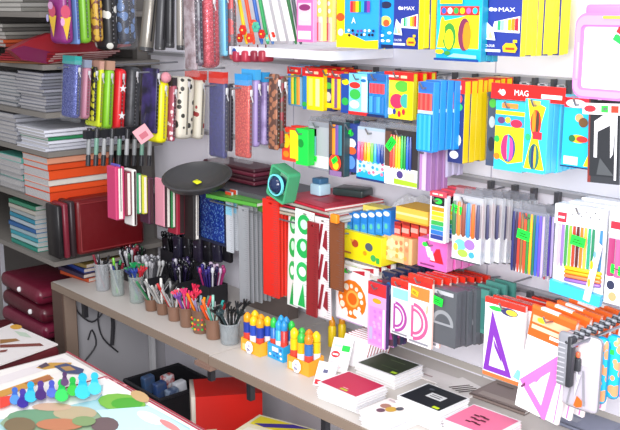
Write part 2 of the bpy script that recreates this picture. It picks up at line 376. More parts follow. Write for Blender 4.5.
# pink drawing board
x0, x1, z0, z1 = face((574, 6, 634, 100), -.3); w = x1-x0; h = z1-z0
e_ = empty('drawing_board', ((x0+x1)/2, -.3, z0))
PK = M('#cc76bc', .4)
def rr(x0, z0, x1, z1, r, n=5):
    o = []
    for cx, cz, a in ((x1-r, z1-r, 0), (x0+r, z1-r, 90), (x0+r, z0+r, 180), (x1-r, z0+r, 270)):
        o += [(cx+r*cos(R(a+90*i/n)), cz+r*sin(R(a+90*i/n))) for i in range(n+1)]
    return o
mb = MB(); mb.ring(rr(-w/2, 0, w/2, h*.93, .022), rr(-w/2+.016, .018, w/2-.016, h*.78, .006), 0, .014, PK)
mb.ring(rr(-w/2+.004, .004, w/2-.004, h*.9, .02), rr(-w/2+.013, .015, w/2-.013, h*.8, .008), -.004, 0, M('#d88fca', .4))
mb.rbox(-w*.36, .0, h*.9, w*.3, .012, h*1.02, PK, .006); mb.obj('frame', e_)
mb = MB(); mb.box(-w/2+.014, .004, .016, w/2-.014, .009, h*.8, M('#dfe2ea', .3)); mb.obj('screen', e_)
mb = MB(); mb.rbox(-w*.02, -.008, h*.865, w*.42, 0, h*.9, '#e9c84a', .003); mb.obj('stylus', e_)
for c, u, v, a in (('#e0262c', .32, .72, .5), ('#22b04a', .27, .64, .5)):
    mb = MB(); mb.box(-.013, -.002, -.005, .013, .0035, .005, c, Matrix.Translation((u*w, 0, v*h)) @ Matrix.Rotation(a, 4, 'Y')); mb.obj('screen_magnet', e_)
for u, c in ((-.42, '#b5b7bf'), ):
    mb = MB(); mb.rbox(u*w-.004, -.006, h*.2, u*w+.004, 0, h*.62, M('#d493cc', .3), .003); mb.obj('side_grip', e_)
tag(e_, 'pink framed magnetic drawing board with a white screen at the top right', 'drawing board')
# ================================================================ second row, right half
HR = '#d8251f'
def hdr(z, hh, c=HR, d=.0):
    def f(o, w, h, t):
        mb = MB(); mb.box(-w*.52, -.0014, h*z, w*.52, -.0006, h*(z+hh), M(c, .35)); mb.box(-w*.52, t, h*z, w*.52, t+.0006, h*(z+hh), M(c, .35)); mb.box(-w*.52, -.0006, h*(z+hh)-.002, w*.52, t, h*(z+hh), M(c, .35))
        art(mb, [('r', .15, .35, .5, .6, '#f6e6e0'), ('r', .58, .3, .8, .62, '#f8c9a0')], w, h*hh, ox=-w/2, oz=h*z, y=-.0014)
        mb.obj('header_card', o)
    return f
L1 = 'on the upper rail, '
stack('pencil_pack', 'pencils', (288, 66, 301, 106), -.16, 3, .03, .014, '#7db0d0', stripes(.05, .05, .95, .8, ['#2a7fd0', '#f4d40a', '#2fa04a', '#f2901b']) + [('r', .1, .4, .6, .6, '#2fb24a')], 'small striped pencil pack', 'at the left end of the red headers', kids=hdr(.8, .18))
stack('pencil_pack', 'pencils', (303, 68, 323, 110), -.17, 4, .03, .015, '#f0cf0a', [('r', 0, 0, 1, 1, '#f6dd12'), ('r', 0, 0, .2, .8, '#2b7fc0'), ('r', .3, .1, .5, .75, '#fbee6a'), ('r', .65, .1, .85, .75, '#fbf0a0'), ('e', .1, .12, .12, .06, '#2fb24a')], 'yellow pencil pack', 'third from the left end of the red headers', kids=hdr(.8, .2))
stack('pencil_pack', 'pencils', (323, 70, 334, 111), -.155, 2, .04, .014, '#232c58', [('r', 0, 0, 1, 1, '#26305e'), ('e', .5, .62, .35, .08, '#44b04a'), ('e', .5, .35, .28, .12, '#c9c2b8'), ('r', .1, .08, .9, .2, '#f0d01c')], 'dark blue pack with a pale figure', 'between two yellow packs', kids=hdr(.82, .18))
stack('pencil_pack', 'pencils', (332, 71, 344, 110), -.17, 3, .04, .014, '#f0b91a', stripes(.0, .05, 1, .8, ['#f4c81c', '#7a4a80', '#f4c81c', '#e0a01c']), 'orange-yellow pencil pack', 'left of the light blue pack', kids=hdr(.8, .2))
stack('crayon_box', 'crayons', (341, 74, 350, 113), -.18, 2, .03, .014, '#1b3f90', [('r', 0, 0, 1, 1, '#2148a0'), ('e', .5, .8, .4, .08, YEL), ('e', .5, .3, .4, .1, '#2fb24a')], 'slim blue green-dotted pack', 'left of the light blue pack')
stack('crayon_box', 'crayons', (349, 74, 369, 115), -.2, 3, .03, .018, '#4fc3ea', [('r', 0, 0, 1, 1, '#7ed6f2'), ('e', .3, .72, .28, .08, '#e8302a'), ('e', .32, .5, .28, .13, '#3ab84a'), ('e', .3, .25, .25, .1, '#f4f0e0'), ('r', 0, 0, 1, .08, '#e02a2a'), ('r', .65, .1, .95, .95, '#c4eef8'), ('e', .75, .85, .14, .04, '#1d6fb0')], 'light blue crayon pack', 'beside its red-banded blue neighbour')
stack('crayon_box', 'crayons', (368, 74, 386, 117), -.2, 4, .028, .02, '#1f7fc8', [('r', 0, 0, 1, 1, '#2b86cc')] + stripes(.1, .55, .95, .78, ['#e8404a']*4) + stripes(.1, .1, .95, .48, ['#3f9fe0', '#2272b8']*2) + [('r', 0, .84, 1, 1, '#2a5fa8'), ('r', 0, 0, 1, .06, '#1a2b60')], 'blue crayon pack with a red band', 'beside the balloon packs')
ball = [('r', 0, 0, 1, 1, '#f6e21a'), ('e', .35, .66, .3, .14, '#f4ee3a'), ('e', .62, .7, .25, .12, '#58b83a'), ('e', .45, .38, .25, .16, '#e0305a'), ('e', .75, .4, .18, .15, '#3fb0a0'), ('r', .82, .1, .98, .8, YEL), ('e', .2, .15, .14, .07, '#ffffff'), ('g', .3, .04, .8, .24, 3, 1, ['#2a3d9b', '#ffffff', '#e5263a'])]
stack('balloon_pack', 'balloons', (385, 72, 413, 119), -.19, 3, .03, .014, '#d8ce2a', ball, 'yellow pack with coloured balls', 'left of the blue pencil stack', kids=hdr(.82, .18))
bl = [('r', 0, 0, 1, 1, '#2f7ec4'), ('r', 0, .86, 1, 1, '#2a66b8'), ('r', 0, .55, 1, .6, '#b0d8f4')] + stripes(.02, .6, .98, .84, ['#f03a3a', '#f25a50']*3) + stripes(.02, .03, .98, .54, ['#1d95e8', '#3aa6ee']*3)
stack('colour_pencil_pack', 'colouring pencils', (418, 82, 433, 152), -.3, 5, .022, .019, '#2390de', bl, 'blue pack of red-tipped pencils', 'in the middle of the upper rail')
# yellow pencil stack with navy numbered faces
nv = [('r', 0, 0, 1, 1, '#26336f'), ('e', .5, .78, .36, .07, '#e8543a'), ('e', .6, .68, .3, .05, '#3ab84a'), ('e', .45, .5, .3, .05, '#d0d8f0'), ('e', .5, .28, .38, .09, '#f0ead8'), ('e', .5, .28, .2, .045, '#26336f'), ('e', .45, .1, .3, .05, '#e8e8f4')]
stack('pencil_pack', 'pencils', (449, 80, 464, 163), -.215, 8, .0195, .0188, M('#f3cf12', .35), nv, 'yellow pencil pack with navy face', 'under the red header', kids=hdr(.84, .16))
stack('pencil_pack', 'pencils', (487, 92, 497, 166), -.15, 2, .03, .018, '#394a5f', [('r', 0, 0, 1, 1, '#42506a'), ('e', .5, .85, .36, .06, '#4ab84a'), ('e', .5, .6, .3, .08, '#aebcc8'), ('e', .5, .3, .3, .1, '#20283c')], 'slim dark pack of pencils', 'left of the cyan pencil boxes')
def cpart(fl=0):
    c = ['#d8303a', '#e8602a', '#7a3020'] if fl else ['#e8306a', '#c04a9a', '#2f4f9a']
    return [('r', 0, 0, 1, 1, '#f0e41c'), ('r', 0, .86, 1, 1, '#36b9dc'), ('p', [(0, .06), (0, .2), (.5, .1), (1, .16), (1, .06)], '#35bfe0'), ('r', 0, 0, 1, .07, '#3ab7e6'), ('r', 0, .64, 1, .8, '#2e9fd0'),
            ('e', .22, .72, .13, .05, '#6a3a6a'), ('e', .45, .73, .1, .045, '#e8b03a'), ('e', .75, .69, .2, .06, '#e02a4a'), ('e', .5, .33, .25, .2, c[2]), ('e', .42, .34, .15, .18, c[0]), ('e', .58, .32, .12, .17, c[1]), ('e', .52, .34, .05, .2, '#3fb0c0'), ('r', .25, .9, .8, .97, '#f28a3a'), ('e', .12, .45, .09, .05, '#2fae4a'), ('e', .14, .2, .1, .05, '#f2801b')]
cp2 = [('r', 0, 0, 1, 1, '#35c0e0'), ('p', [(.1, 1), (.9, .9), (.6, .5), (.98, 0), (.02, 0), (.35, .5)], '#f2e81c'), ('e', .5, .68, .24, .18, '#e0402a'), ('e', .42, .7, .08, .17, '#f28a1b'), ('e', .58, .69, .07, .16, '#4a3a2a'), ('r', .4, .46, .8, .56, '#e02a3a'), ('e', .2, .48, .12, .05, '#2fae6a'), ('e', .5, .22, .23, .18, '#2e6f6a'), ('e', .45, .22, .06, .17, '#2a3d6b'), ('e', .56, .22, .06, .16, '#c8b02a'), ('r', 0, 0, 1, .05, '#3ab7e6'), ('r', .3, .92, .7, .98, '#f2b24a')]
def bighdr(o, w, h, t):
    mb = MB(); mb.box(-w*.55, -.003, h*.96, w*1.1, -.002, h*1.16, M('#e0201c', .35)); art(mb, [('e', .25, .45, .06, .2, '#ffffff'), ('t', 'RH', .05, .3, .4, '#ffd9d0', .1), ('r', .45, .3, .56, .6, '#fff0ea'), ('r', .6, .3, .66, .6, '#fff0ea'), ('r', .75, .25, .96, .55, '#fff0ea')], w*1.65, h*.2, ox=-w*.55, oz=h*.96, y=-.003)
    mb.obj('header_card', o)
stack('colour_pencil_box', 'colouring pencils', (495, 101, 524, 171), -.2, 4, .03, .02, '#3fb7dc', cpart(), 'yellow box of fan-shaped pencils', 'left of its cyan neighbour', kids=None)
ob = stack('colour_pencil_box', 'colouring pencils', (524, 99, 547, 173), -.21, 7, .02, .018, '#54c3e4', cp2, 'cyan box with two pencil fans', 'right of its yellow neighbour')
# the wide red header across both
x0, x1, z0, z1 = face((493, 85, 567, 101), -.2); mb = MB(); w = x1-x0; h = z1-z0; mb.box(-w/2, -.002, 0, w/2, 0, h, M('#e0201c', .35))
art(mb, [('e', .17, .42, .035, .2, '#ffffff'), ('t', '46', .1, .3, .35, '#ffe0da'), ('t', 'MAG', .33, .3, .36, '#ffffff'), ('r', .7, .25, .97, .5, '#fff0ea')], w, h, ox=-w/2, y=-.002)
o = mb.obj('header_card', None, ((x0+x1)/2, -.204, z0)); tag(o, 'red header card with white lettering above the cyan pencil boxes', 'header card')
stack('colour_pencil_box', 'colouring pencils', (563, 98, 592, 168), -.19, 4, .022, .016, '#1292c4', [('r', 0, 0, 1, 1, '#22b5e6'), ('r', 0, .86, 1, 1, '#e02a3a'), ('e', .4, .92, .35, .06, '#f4f4f4'), ('e', .55, .72, .14, .06, '#f2a06a'), ('e', .7, .66, .16, .07, '#6a4a2a'), ('e', .55, .42, .3, .06, '#e8b01c'), ('e', .7, .42, .2, .045, '#e0302a'), ('e', .35, .42, .12, .05, '#2a6a3a'), ('r', .1, .04, .6, .16, '#d8eef4'), ('p', [(.8, .04), (.98, .25), (.98, .04)], '#f0c81c'), ('r', 0, 0, 1, .02, '#12285a')], 'cyan pack with a coloured spiral', 'under the pink board')
# black set square pack
x0, x1, z0, z1 = face((590, 97, 622, 184), -.26); w = x1-x0; h = z1-z0
mb = MB(); mb.box(-w/2, 0, 0, w/2, .004, h, M('#34363a', .3)); art(mb, [('r', .0, .0, .1, 1, '#7a2f28'), ('r', .06, .08, .96, .97, '#26282c'), ('p', [(.2, .72), (.88, .9), (.8, .35), (.72, .3), (.7, .68), (.3, .6), (.3, .3), (.2, .3)], '#f2f2f6'), ('p', [(.3, .1), (.4, .3), (.85, .1)], '#4a4d50'), ('r', .2, .88, .45, .95, '#e8e8ee'), ('r', .86, .05, .93, .93, '#d8d8dc')], w, h, ox=-w/2)
o = mb.obj('set_square_pack', None, ((x0+x1)/2, -.26, z0), (0, -.05, 0))
mb = MB(); mb.box(-w*.3, -.003, h*.93, w*.1, -.001, h*1.03, M('#141416', .3)); art(mb, [('r', .3, .35, .6, .6, '#c8c8cc')], w*.4, h*.1, ox=-w*.3, oz=h*.93, y=-.003); mb.obj('black_tag', o)
mb = MB(); mb.box(-w*.65, -.005, h*.8, w*.55, -.003, h*.93, M('#f2ece8', .3)); art(mb, [('e', .2, .5, .16, .3, '#e0303a'), ('r', .5, .2, .68, .8, '#3ab84a'), ('r', .76, .2, .95, .8, '#e8402a')], w*1.2, h*.13, ox=-w*.65, oz=h*.8, y=-.005); mb.obj('header_card', o)
tag(o, 'black set square pack with a white angular cut-out at the right edge', 'set square')
mb = MB(); mb.tube([((x0+x1)/2, -.012, z1-.02), ((x0+x1)/2, -.272, z1-.02)], .0022, HOOK, 6); tag(mb.obj('display_hook'), 'metal wall hook carrying the black set square pack', 'hook', 'display hooks on the wall')
# ================================================================ third row
stack('modelling_clay_box', 'clay box', (282, 128, 297, 161), -.24, 2, .03, .02, '#e8342a', [('r', 0, 0, 1, 1, '#f0402a'), ('e', .3, .6, .24, .22, '#f8c81c'), ('r', .55, .1, .95, .95, '#f4ee1c'), ('e', .3, .2, .2, .1, '#f28a1b')], 'red and yellow box', 'left of the bright green box')
stack('modelling_clay_box', 'clay box', (296, 129, 308, 165), -.25, 2, .03, .022, '#12c43a', [('r', 0, 0, 1, 1, '#1cd84a'), ('e', .4, .6, .26, .12, '#0f8f34'), ('r', 0, .1, .2, .9, '#f4ee1c')], 'bright green box', 'right of the red and yellow box')
CB = CL('#c9ccd4', .4)
def bagtop(o, w, h, t):
    mb = MB(); mb.prism([(-w/2, h*.97), (w/2, h*.97), (w*.42, h*1.1), (-w*.42, h*1.1)], t*.2, t*.35, CL('#85868e', .4)); mb.obj('bag_top', o)
def mkpens(o, w, h, t, cols, z0, z1, fl=None):
    n = len(cols); pw = w/n
    for i, c in enumerate(cols):
        mb = MB(); x = -w/2+pw*(i+.5); r = pw*.4
        mb.tube([(x, -r*.7, h*z0), (x, -r*.7, h*(z0+(z1-z0)*.08)), (x, -r*.7, h*(z1-.16)), (x, -r*.7, h*z1)], [r*.55, r, r, r*.6], M(c, .3), 6)
        mb.obj('pen', o)
stack('marker_pack', 'markers', (308, 122, 330, 170), -.22, 4, .02, .015, '#8d8f98', [('r', .05, .3, .95, .9, '#a9abb2'), ('r', .05, .05, .95, .3, '#dfe4e0'), ('c', .1, .3, .25, .75, '#e0a03a'), ('c', .28, .3, .4, .7, '#4f9f9a')], 'grey clear pack of pens', 'right of the green box', kids=bagtop, st=[(.35, .24, .02)])
stack('marker_pack', 'markers', (329, 122, 344, 176), -.24, 3, .03, .02, '#2c4b52', [('r', 0, 0, 1, 1, '#33343a')] + stripes(.05, .4, .9, .95, ['#5a3a24', '#f2901b', '#6a4a9a', '#2a7a8a']) + [('e', .45, .25, .4, .16, '#e84a2a'), ('e', .5, .2, .2, .08, '#f8d21c'), ('r', .1, 0, .9, .1, '#8a6a9a')], 'dark marker pack with orange badge', 'right of the grey clear packs', kids=bagtop, st=[(.5, .3, .02, -.006, -.6)])
stack('marker_pack', 'markers', (345, 124, 358, 172), -.22, 2, .03, .02, '#27408a', [('r', 0, 0, 1, 1, '#2b3f86'), ('e', .5, .6, .35, .1, '#f0e8e0'), ('e', .55, .45, .35, .08, '#e8602a'), ('e', .5, .2, .35, .14, '#5a8fd8'), ('e', .4, .8, .3, .06, '#2fb24a')], 'blue pack with a cartoon figure', 'between two marker packs', st=[(.4, .85, .018)])
mk1 = [('r', .03, .45, .97, .95, '#b4b6be'), ('r', 0, .0, 1, .38, '#bfe6f4'), ('p', [(0, .1), (.3, .2), (.6, .1), (1, .24), (1, .04), (0, .02)], '#1fa6dc'), ('g', .05, .12, .95, .4, 6, 3, ['#3fb0e0', '#ffffff', '#e8728a', '#8fd8ee', '#2f8fd0']), ('r', 0, 0, 1, .04, '#1a2f6a')]
def k1(o, w, h, t): mkpens(o, w*.92, h, t, ['#c84a9a', '#e8506a', '#f2901b', '#f2e01c', '#6ac83a', '#3aa8d0', '#2a5fc0', '#1c3a80'], .36, .72); bagtop(o, w, h, t)
stack('marker_pack', 'markers', (357, 128, 386, 181), -.25, 4, .026, .018, '#9fb4c4', mk1, 'marker pack with light blue base', 'left of the fuller marker pack', kids=k1)
def k2(o, w, h, t): mkpens(o, w*.66, h, t, ['#e8403a', '#f06a50', '#f2b01b', '#f2e81c', '#2fb24a', '#1f8f3a', '#1f5fc0', '#2a3f8a'], .3, .9); bagtop(o, w, h, t); o.children[0]
stack('marker_pack', 'markers', (385, 130, 418, 186), -.26, 2, .024, .018, '#6a6c74', [('r', 0, 0, 1, 1, '#2f2a2c'), ('r', 0, .3, .2, .95, '#5c4034'), ('r', 0, 0, 1, .32, '#eef0e4'), ('p', [(.3, .02), (.3, .12), (1, .1), (1, .02)], '#9fd02a'), ('e', .48, .2, .1, .07, '#4a3a7a'), ('r', .62, .12, .92, .26, '#d8e8b0')], 'rainbow marker pack with green label', 'under the balloon packs', kids=k2, st=[(.25, .74, .03, -.008, -.9)])
stack('pen_pack', 'pens', (418, 147, 431, 190), -.25, 3, .02, .014, '#9a6f9f', stripes(0, 0, 1, 1, ['#a87aae', '#c9b4d0', '#8a5f96']), 'purple pen pack', 'right of the rainbow markers')
stack('pen_pack', 'pens', (432, 145, 448, 176), -.2, 3, .02, .014, '#a9a4c0', stripes(0, 0, 1, 1, ['#3f5fa8', '#c9c4d8', '#8a6fa6', '#b0aac8']), 'bluish clear pen pack', 'below the blue pencil stack')
# rail two
rbw = [('r', 0, 0, 1, 1, '#f2f0f4'), ('r', .08, .78, .9, .97, '#1a1c20'), ('e', .5, .87, .25, .06, '#2ee04a')] + [('r', .12, .66-i*.1, .9, .75-i*.1, c) for i, c in enumerate(['#f28a1b', '#f8d21c', '#f2ea3a', '#3aa84a', '#1f9f9a', '#2f6fd0', '#2a3d8a'])] + [('r', .12, -.0, .9, .06, '#c8c8d0')]
rbw[-1] = ('r', .12, .0, .9, .04, '#c8c8d0')
stack('crayon_pack', 'crayons', (430, 195, 446, 242), -.24, 4, .028, .014, '#e4e2ea', rbw, 'white pack with rainbow bars', 'above the pink compass box', kids=hdr(.96, .12, '#d84a5a'))
def k10(o, w, h, t):
    mkpens(o, w*.95, h, t, ['#3a6f4a', '#e8803a', '#8a4a3a', '#3f8fd0', '#e86a2a', '#4a4a6a'], .38, .9); bagtop(o, w, h, t)
fl = [('r', .03, .0, .97, .4, '#f2f4f6'), ('e', .3, .24, .2, .09, '#6fc0e8'), ('e', .62, .27, .18, .08, '#9a6fd0'), ('e', .4, .12, .18, .06, '#9fd84a'), ('e', .7, .12, .1, .05, '#3fa0d8'), ('e', .16, .2, .08, .06, '#e8e04a'), ('r', .03, .42, .97, .9, '#a8a0a4'), ('r', 0, 0, 1, .02, '#4a4a50')]
stack('pen_pack', 'pens', (452, 196, 482, 262), -.27, 7, .03, .012, CL('#d8dae0', .45), fl, 'clear pen pack with floral card', 'on the middle rail', kids=k10, drop=.005, st=[(.2, .78, .026)])
def k11(o, w, h, t):
    mkpens(o, w, h, t, ['#2a2f6a', '#3a2a4a', '#c8402a', '#8a6a3a', '#e8502a', '#3a8a3a', '#f2b01b', '#1f6f5a', '#3a5fd0', '#6a50c8', '#b8a8d8'], .0, .96); bagtop(o, w, h, t)
stack('pen_pack', 'pens', (512, 211, 545, 274), -.26, 4, .034, .012, CL('#b8bcc8', .4), [('r', 0, 0, 1, 1, '#7a7c88'), ('r', .1, .0, .4, .12, '#e8e0e0')], 'pack of many coloured gel pens', 'on the middle rail', kids=k11, drop=.005, st=[(.4, .62, .03)])
def k11b(o, w, h, t): mkpens(o, w, h, t, ['#d8d4e0', '#c8506a', '#e8e4ec', '#8a5f8a'], .0, .9); bagtop(o, w, h, t)
stack('pen_pack', 'pens', (541, 213, 556, 280), -.2, 4, .03, .012, CL('#d0ccd8', .4), [('r', 0, .1, 1, .9, '#a8a0b4')], 'pale violet pen pack', 'between gel pens and felt pen set', kids=k11b, drop=.004)
def k12(o, w, h, t):
    mkpens(o, w*.9, h, t, ['#b8a8c8', '#8f6fb0', '#3f8f4a', '#8fc83a', '#b0402a', '#5a2a24', '#d87a2a', '#e8b04a', '#2f9f7a', '#2f7f5a', '#d8dcd0', '#3f7fb0'], .3, .86)
    for i, c in enumerate(['#f2c81c', '#f2a01b', '#e87a4a', '#8a5fa8']):
        mb = MB(); mb.rbox(-w*.25, -.009, h*(.28-i*.045), w*.48, -.002, h*(.32-i*.045), M(c, .35), .002, 1); mb.obj('crayon_roll', o)
    mb = MB(); mb.prism([(-w*.5, h*.0), (w*.5, h*-.06), (w*.52, h*.06), (-w*.5, h*.14)], -.012, 0, M('#35b0da', .3)); mb.obj('cyan_tray', o)
    mb = MB(); mb.box(-w*.5, -.006, h*.78, w*.5, -.003, h*1.0, M('#f4f3f7', .4)); art(mb, [('r', .06, .1, .24, .6, '#d8283a'), ('r', .08, .3, .2, .4, '#ffffff')] + [('e', .35+i*.09, .55+.25*(i % 2), .012, .05, '#3a3a44') for i in range(7)], w, h*.22, ox=-w*.5, oz=h*.78, y=-.006); mb.obj('header_card', o)
    mb = MB(); mb.prism([(w*.2, h*.0), (w*.32, h*-.02), (w*.5, h*.62), (w*.4, h*.66)], -.016, -.0125, M('#eef0ea', .4))
    art(mb, [('e', .33, .4, .03, .05, YEL), ('e', .3, .2, .03, .05, '#e8a03a'), ('e', .38, .52, .025, .04, '#6a9ad0')], w, h, ox=0, oz=0, y=-.016); mb.obj('paper_strap', o)
s12 = [('r', 0, 0, 1, 1, '#d6d3dc'), ('r', .02, .02, .26, .3, '#eceaf0')]
stack('felt_pen_set', 'felt pens', (556, 206, 604, 296), -.3, 3, .042, .022, CL('#e0e4ea', .5), s12, 'large felt pen set with white header', 'at the middle rail', kids=k12, st=[(.52, .63, .028, -.0135)], rz=.12)
stack('felt_pen_set', 'felt pens', (607, 212, 650, 308), -.3, 2, .04, .018, CL('#e0e4ea', .5), [('r', 0, .02, 1, .98, '#c8b8c8'), ('r', 0, .74, 1, 1, '#f4f3f7'), ('r', .04, .8, .5, .88, '#d8283a'), ('r', 0, 0, 1, .3, '#f0eef2'), ('e', .14, .2, .1, .05, '#2a2f4a'), ('e', .2, .08, .1, .05, '#c89a6a')] + stripes(.02, .3, .9, .7, ['#a03a6a', '#c85a8a', '#5f4a8a', '#2f9f4a', '#d8402a']), 'felt pen set cut by the frame', 'at the right edge', st=[(.3, .38, .025)])
# ================================================================ lowest row
setsq = lambda col, m: [('p', [(.07, .03), (.93, .03), (.2, .97)], col)] if 0 else None
d1 = [('r', 0, 0, 1, 1, '#f7f7fa'), ('r', 0, 0, 1, .05, '#d8703a'), ('r', 0, .93, 1, 1, '#d82a20'), ('e', .28, .88, .18, .03, '#2ee04a'), ('e', .62, .88, .22, .05, '#3a3a6a'), ('e', .68, .88, .14, .035, '#e8c83a'),
      ('p', [(.03, .07), (.15, .07), (.27, .58), (.2, .86)], '#7a2fa8'), ('p', [(.03, .07), (.76, .07), (.66, .14), (.04, .14)], '#7a2fa8'), ('p', [(.76, .07), (.2, .86), (.2, .62), (.6, .14)], '#7a2fa8'), ('p', [(.27, .5), (.48, .3), (.5, .22), (.3, .4)], '#7a2fa8'), ('p', [(.8, .1), (.9, .22), (.98, .2), (.98, .08)], '#7fc8e8')]
def reddeck(o, w, h, t):
    mb = MB(); mb.box(-w*.5, -.0012, h*.93, w*.5, t+.0006, h*1.0, M('#d8301f', .35)); mb.obj('header_card', o)
stack('set_square_pack', 'set square', (484, 301, 524, 381), -.3, 8, .026, .006, '#f2f0f2', d1, 'white pack with purple set square', 'on the lowest rail', kind='card', kids=reddeck, jx=.003, drop=.006)
d2 = [('r', 0, 0, 1, 1, '#f8f7fa'), ('r', 0, .72, 1, .985, '#ea5a14'), ('r', .05, .86, .9, .93, '#f8b08a'), ('r', .06, .8, .95, .84, '#f8c0a0'), ('e', .26, .9, .1, .025, '#e8e81c'), ('r', .5, .76, .9, .79, '#ffffff'),
      ('p', [(.02, .27), (.14, .3), (.62, .06), (.66, .01)], '#dd6cc0'), ('p', [(.02, .27), (.14, .3), (.8, .6), (.84, .69)], '#dd6cc0'), ('p', [(.66, .01), (.62, .06), (.8, .6), (.84, .69)], '#dd6cc0'),
      ('p', [(.02, .27), (.84, .69), (.9, .69), (.74, .0), (.66, .0)], '#dd6cc0'), ('p', [(.26, .26), (.66, .47), (.6, .12)], '#f8f7fa'), ('p', [(.5, .39), (.42, .32), (.36, .31)], '#dd6cc0'), ('p', [(.08, .22), (.16, .27), (.18, .24), (.1, .2)], '#6a2f5a'), ('r', .93, .02, .955, .66, '#dd6cc0')]
def orangedeck(o, w, h, t):
    mb = MB(); mb.box(-w*.5, -.0012, h*.985, w*.5, t+.0006, h*1.02, M('#ee6a24', .35)); mb.box(-w*.3, -.0014, h*1.0, w*.1, t+.0008, h*1.022, M('#f6f0ec', .35)); mb.obj('header_card', o)
stack('set_square_pack', 'set square', (517, 312, 561, 416), -.34, 5, .04, .007, '#f2e4dc', d2, 'orange-topped pack with pink set square', 'left of the zip cases', kind='card', kids=orangedeck, jx=.003, tilt=-.06, drop=.005, lean=.1)
# zip purse cluster
def zipcase(box, y, col, trim, lab, arts, nm='pencil_case'):
    x0, x1, z0, z1 = face(box, y); w = x1-x0; h = z1-z0
    mb = MB(); mb.rbox(-w/2, 0, 0, w/2, .02, h, M(*col), .012, 3); m_ = mb.obj(nm, None, ((x0+x1)/2, y, z0))
    mb = MB(); mb.tube([(v[0], .009, v[1]) for v in rr(-w/2, 0, w/2, h, .014, 4)+[(w/2, h-.014)]], .0022, M(*trim), 5); mb.obj('piping', m_)
    mb = MB(); art(mb, arts, w, h, ox=-w/2, y=-.0006, eps=.0006)
    if mb.f: mb.obj('print', m_)
    tag(m_, lab, 'pencil case'); return m_, w, h
m_, w, h = zipcase((561, 335, 598, 411), -.34, ('#b9b4bf', .3), ('#77787e', .4), 'grey see-through pencil case with an orange carrot print at the right edge',
    [('r', .1, .62, .9, .93, '#d8d0d4'), ('e', .25, .86, .2, .04, '#e8704a'), ('e', .3, .7, .13, .035, '#2ee04a'), ('p', [(.42, .06), (.5, .2), (.68, .14), (.64, .07), (.5, .04)], '#f0641c'), ('e', .2, .45, .1, .08, '#d84a8a'), ('e', .18, .5, .06, .04, '#2f4f9a'), ('p', [(.22, .05), (.26, .05), (.44, .56), (.4, .56)], '#8c8a92'), ('p', [(.68, .1), (.74, .1), (.66, .56), (.62, .56)], '#8c8a92'), ('p', [(.4, .5), (.6, .5), (.46, .2)], '#cfcad2')])
mb = MB(); mb.rbox(-.0065, -.012, h*.54, .0065, -.004, h*.72, '#3a3b40', .003); mb.rbox(-.004, -.011, h*.72, .004, -.005, h*.8, '#e8704a', .002, 1); mb.tube([(0, -.008, h*.54), (.003, -.01, h*.42)], .002, '#b8b8be', 6); mb.obj('zip_pull', m_)
for i, bx in enumerate(((591, 338, 605, 405), (603, 336, 618, 400))):
    zipcase(bx, -.32+.012*i, ('#1fb0dc', .35, 'flowers', '#e89a6a', 55), ('#127fa8', .4), ('cyan floral pencil case right of the carrot case', 'cyan floral pencil case beside the violet one')[i], [('r', .3, .72, .7, .8, '#2ee04a')] if i else [])
zipcase((616, 340, 640, 402), -.3, ('#c87ad0', .35), ('#8a4a9a', .4), 'violet pencil case at the right edge', [])
# chunky zip rolls on top (dark chain-like zippers of the cases hanging behind)
for i in range(9):
    px = 568+i*6.4; a = P(px, 342-i*2.6, y=-.36+.012*i)
    mb = MB(); r_ = .014
    for j in range(7):
        q = j/6*pi
        mb.rbox(-.005, -.004+r_*1.6*(j/6)-.01, r_*sin(q)*.8, .005, .004+r_*1.6*(j/6)-.01, r_*sin(q)*.8+.006, ('#2c2e34', '#85888f')[j % 2], .0015, 1)
    o = mb.obj('zip_roll', None, a, (0, .25, .5)); tag(o, 'dark woven zip loop above the carrot case, %s from the left' % ORD[i], 'zip loop', 'zip loops above the carrot case')
a = P(557, 330, y=-.37); a2 = P(556, 384, y=-.37); hh = a.z-a2.z
mb = MB(); mb.rbox(-.014, 0, 0, .014, .014, hh, M('#84858c', .3), .006); mb.rbox(.008, -.003, .002, .018, .012, hh*.96, '#2f3036', .003, 2)
for j in range(9): mb.box(-.011, -.0012, hh*(.08+j*.09), .004, 0, hh*(.1+j*.09), '#b0b0b6')
o = mb.obj('pencil_roll', None, (P(562, 384, y=-.37).x, -.372, a2.z)); tag(o, 'tall grey zip pouch left of the carrot case', 'pencil case')
mb = MB(); q = P(600, 345, y=-.3); mb.tube([(q.x, -.012, q.z+.02), (q.x, -.39, q.z+.02)], .003, HOOK, 6); tag(mb.obj('display_hook'), 'metal wall hook carrying the carrot case and its neighbours', 'hook', 'display hooks on the wall')
# grey protractor packs
gp = [('r', 0, 0, 1, 1, '#55585d'), ('arc', .5, .38, .3, .42, 0, 180, '#8f9296'), ('arc', .5, .38, .12, .2, 0, 360, '#54575c'), ('r', .08, .36, .92, .4, '#92959a'), ('r', .1, .9, .9, .97, '#b4b6ba')]
stack('protractor_pack', 'protractor', (430, 289, 456, 345), -.28, 9, .021, .018, M('#5d6066', .2), gp, 'smoky clear protractor pack', 'between red-headed and purple packs', jx=.004, drop=.0035, st=[(.35, .78, .028), ])
for i, (px, py, c, rt) in enumerate(((473, 327, '#17e63c', -.6), (469, 316, '#f05a1c', .2), (427, 309, '#f2a01b', 0))):
    a = P(px, py, y=-.29 if i == 2 else -.12); mb = MB(); m4 = Matrix.Rotation(-.9, 4, 'Z') @ Matrix.Rotation(rt, 4, 'Y'); mb.box(-.013, -.0006, -.008, .013, .0006, .008, M(c, .5), m4)
    if i != 1: pass
    o = mb.obj('price_sticker', None, a); tag(o, '%s price sticker on the side of the smoky protractor packs' % ('bright green', 'orange', 'amber')[i], 'sticker')
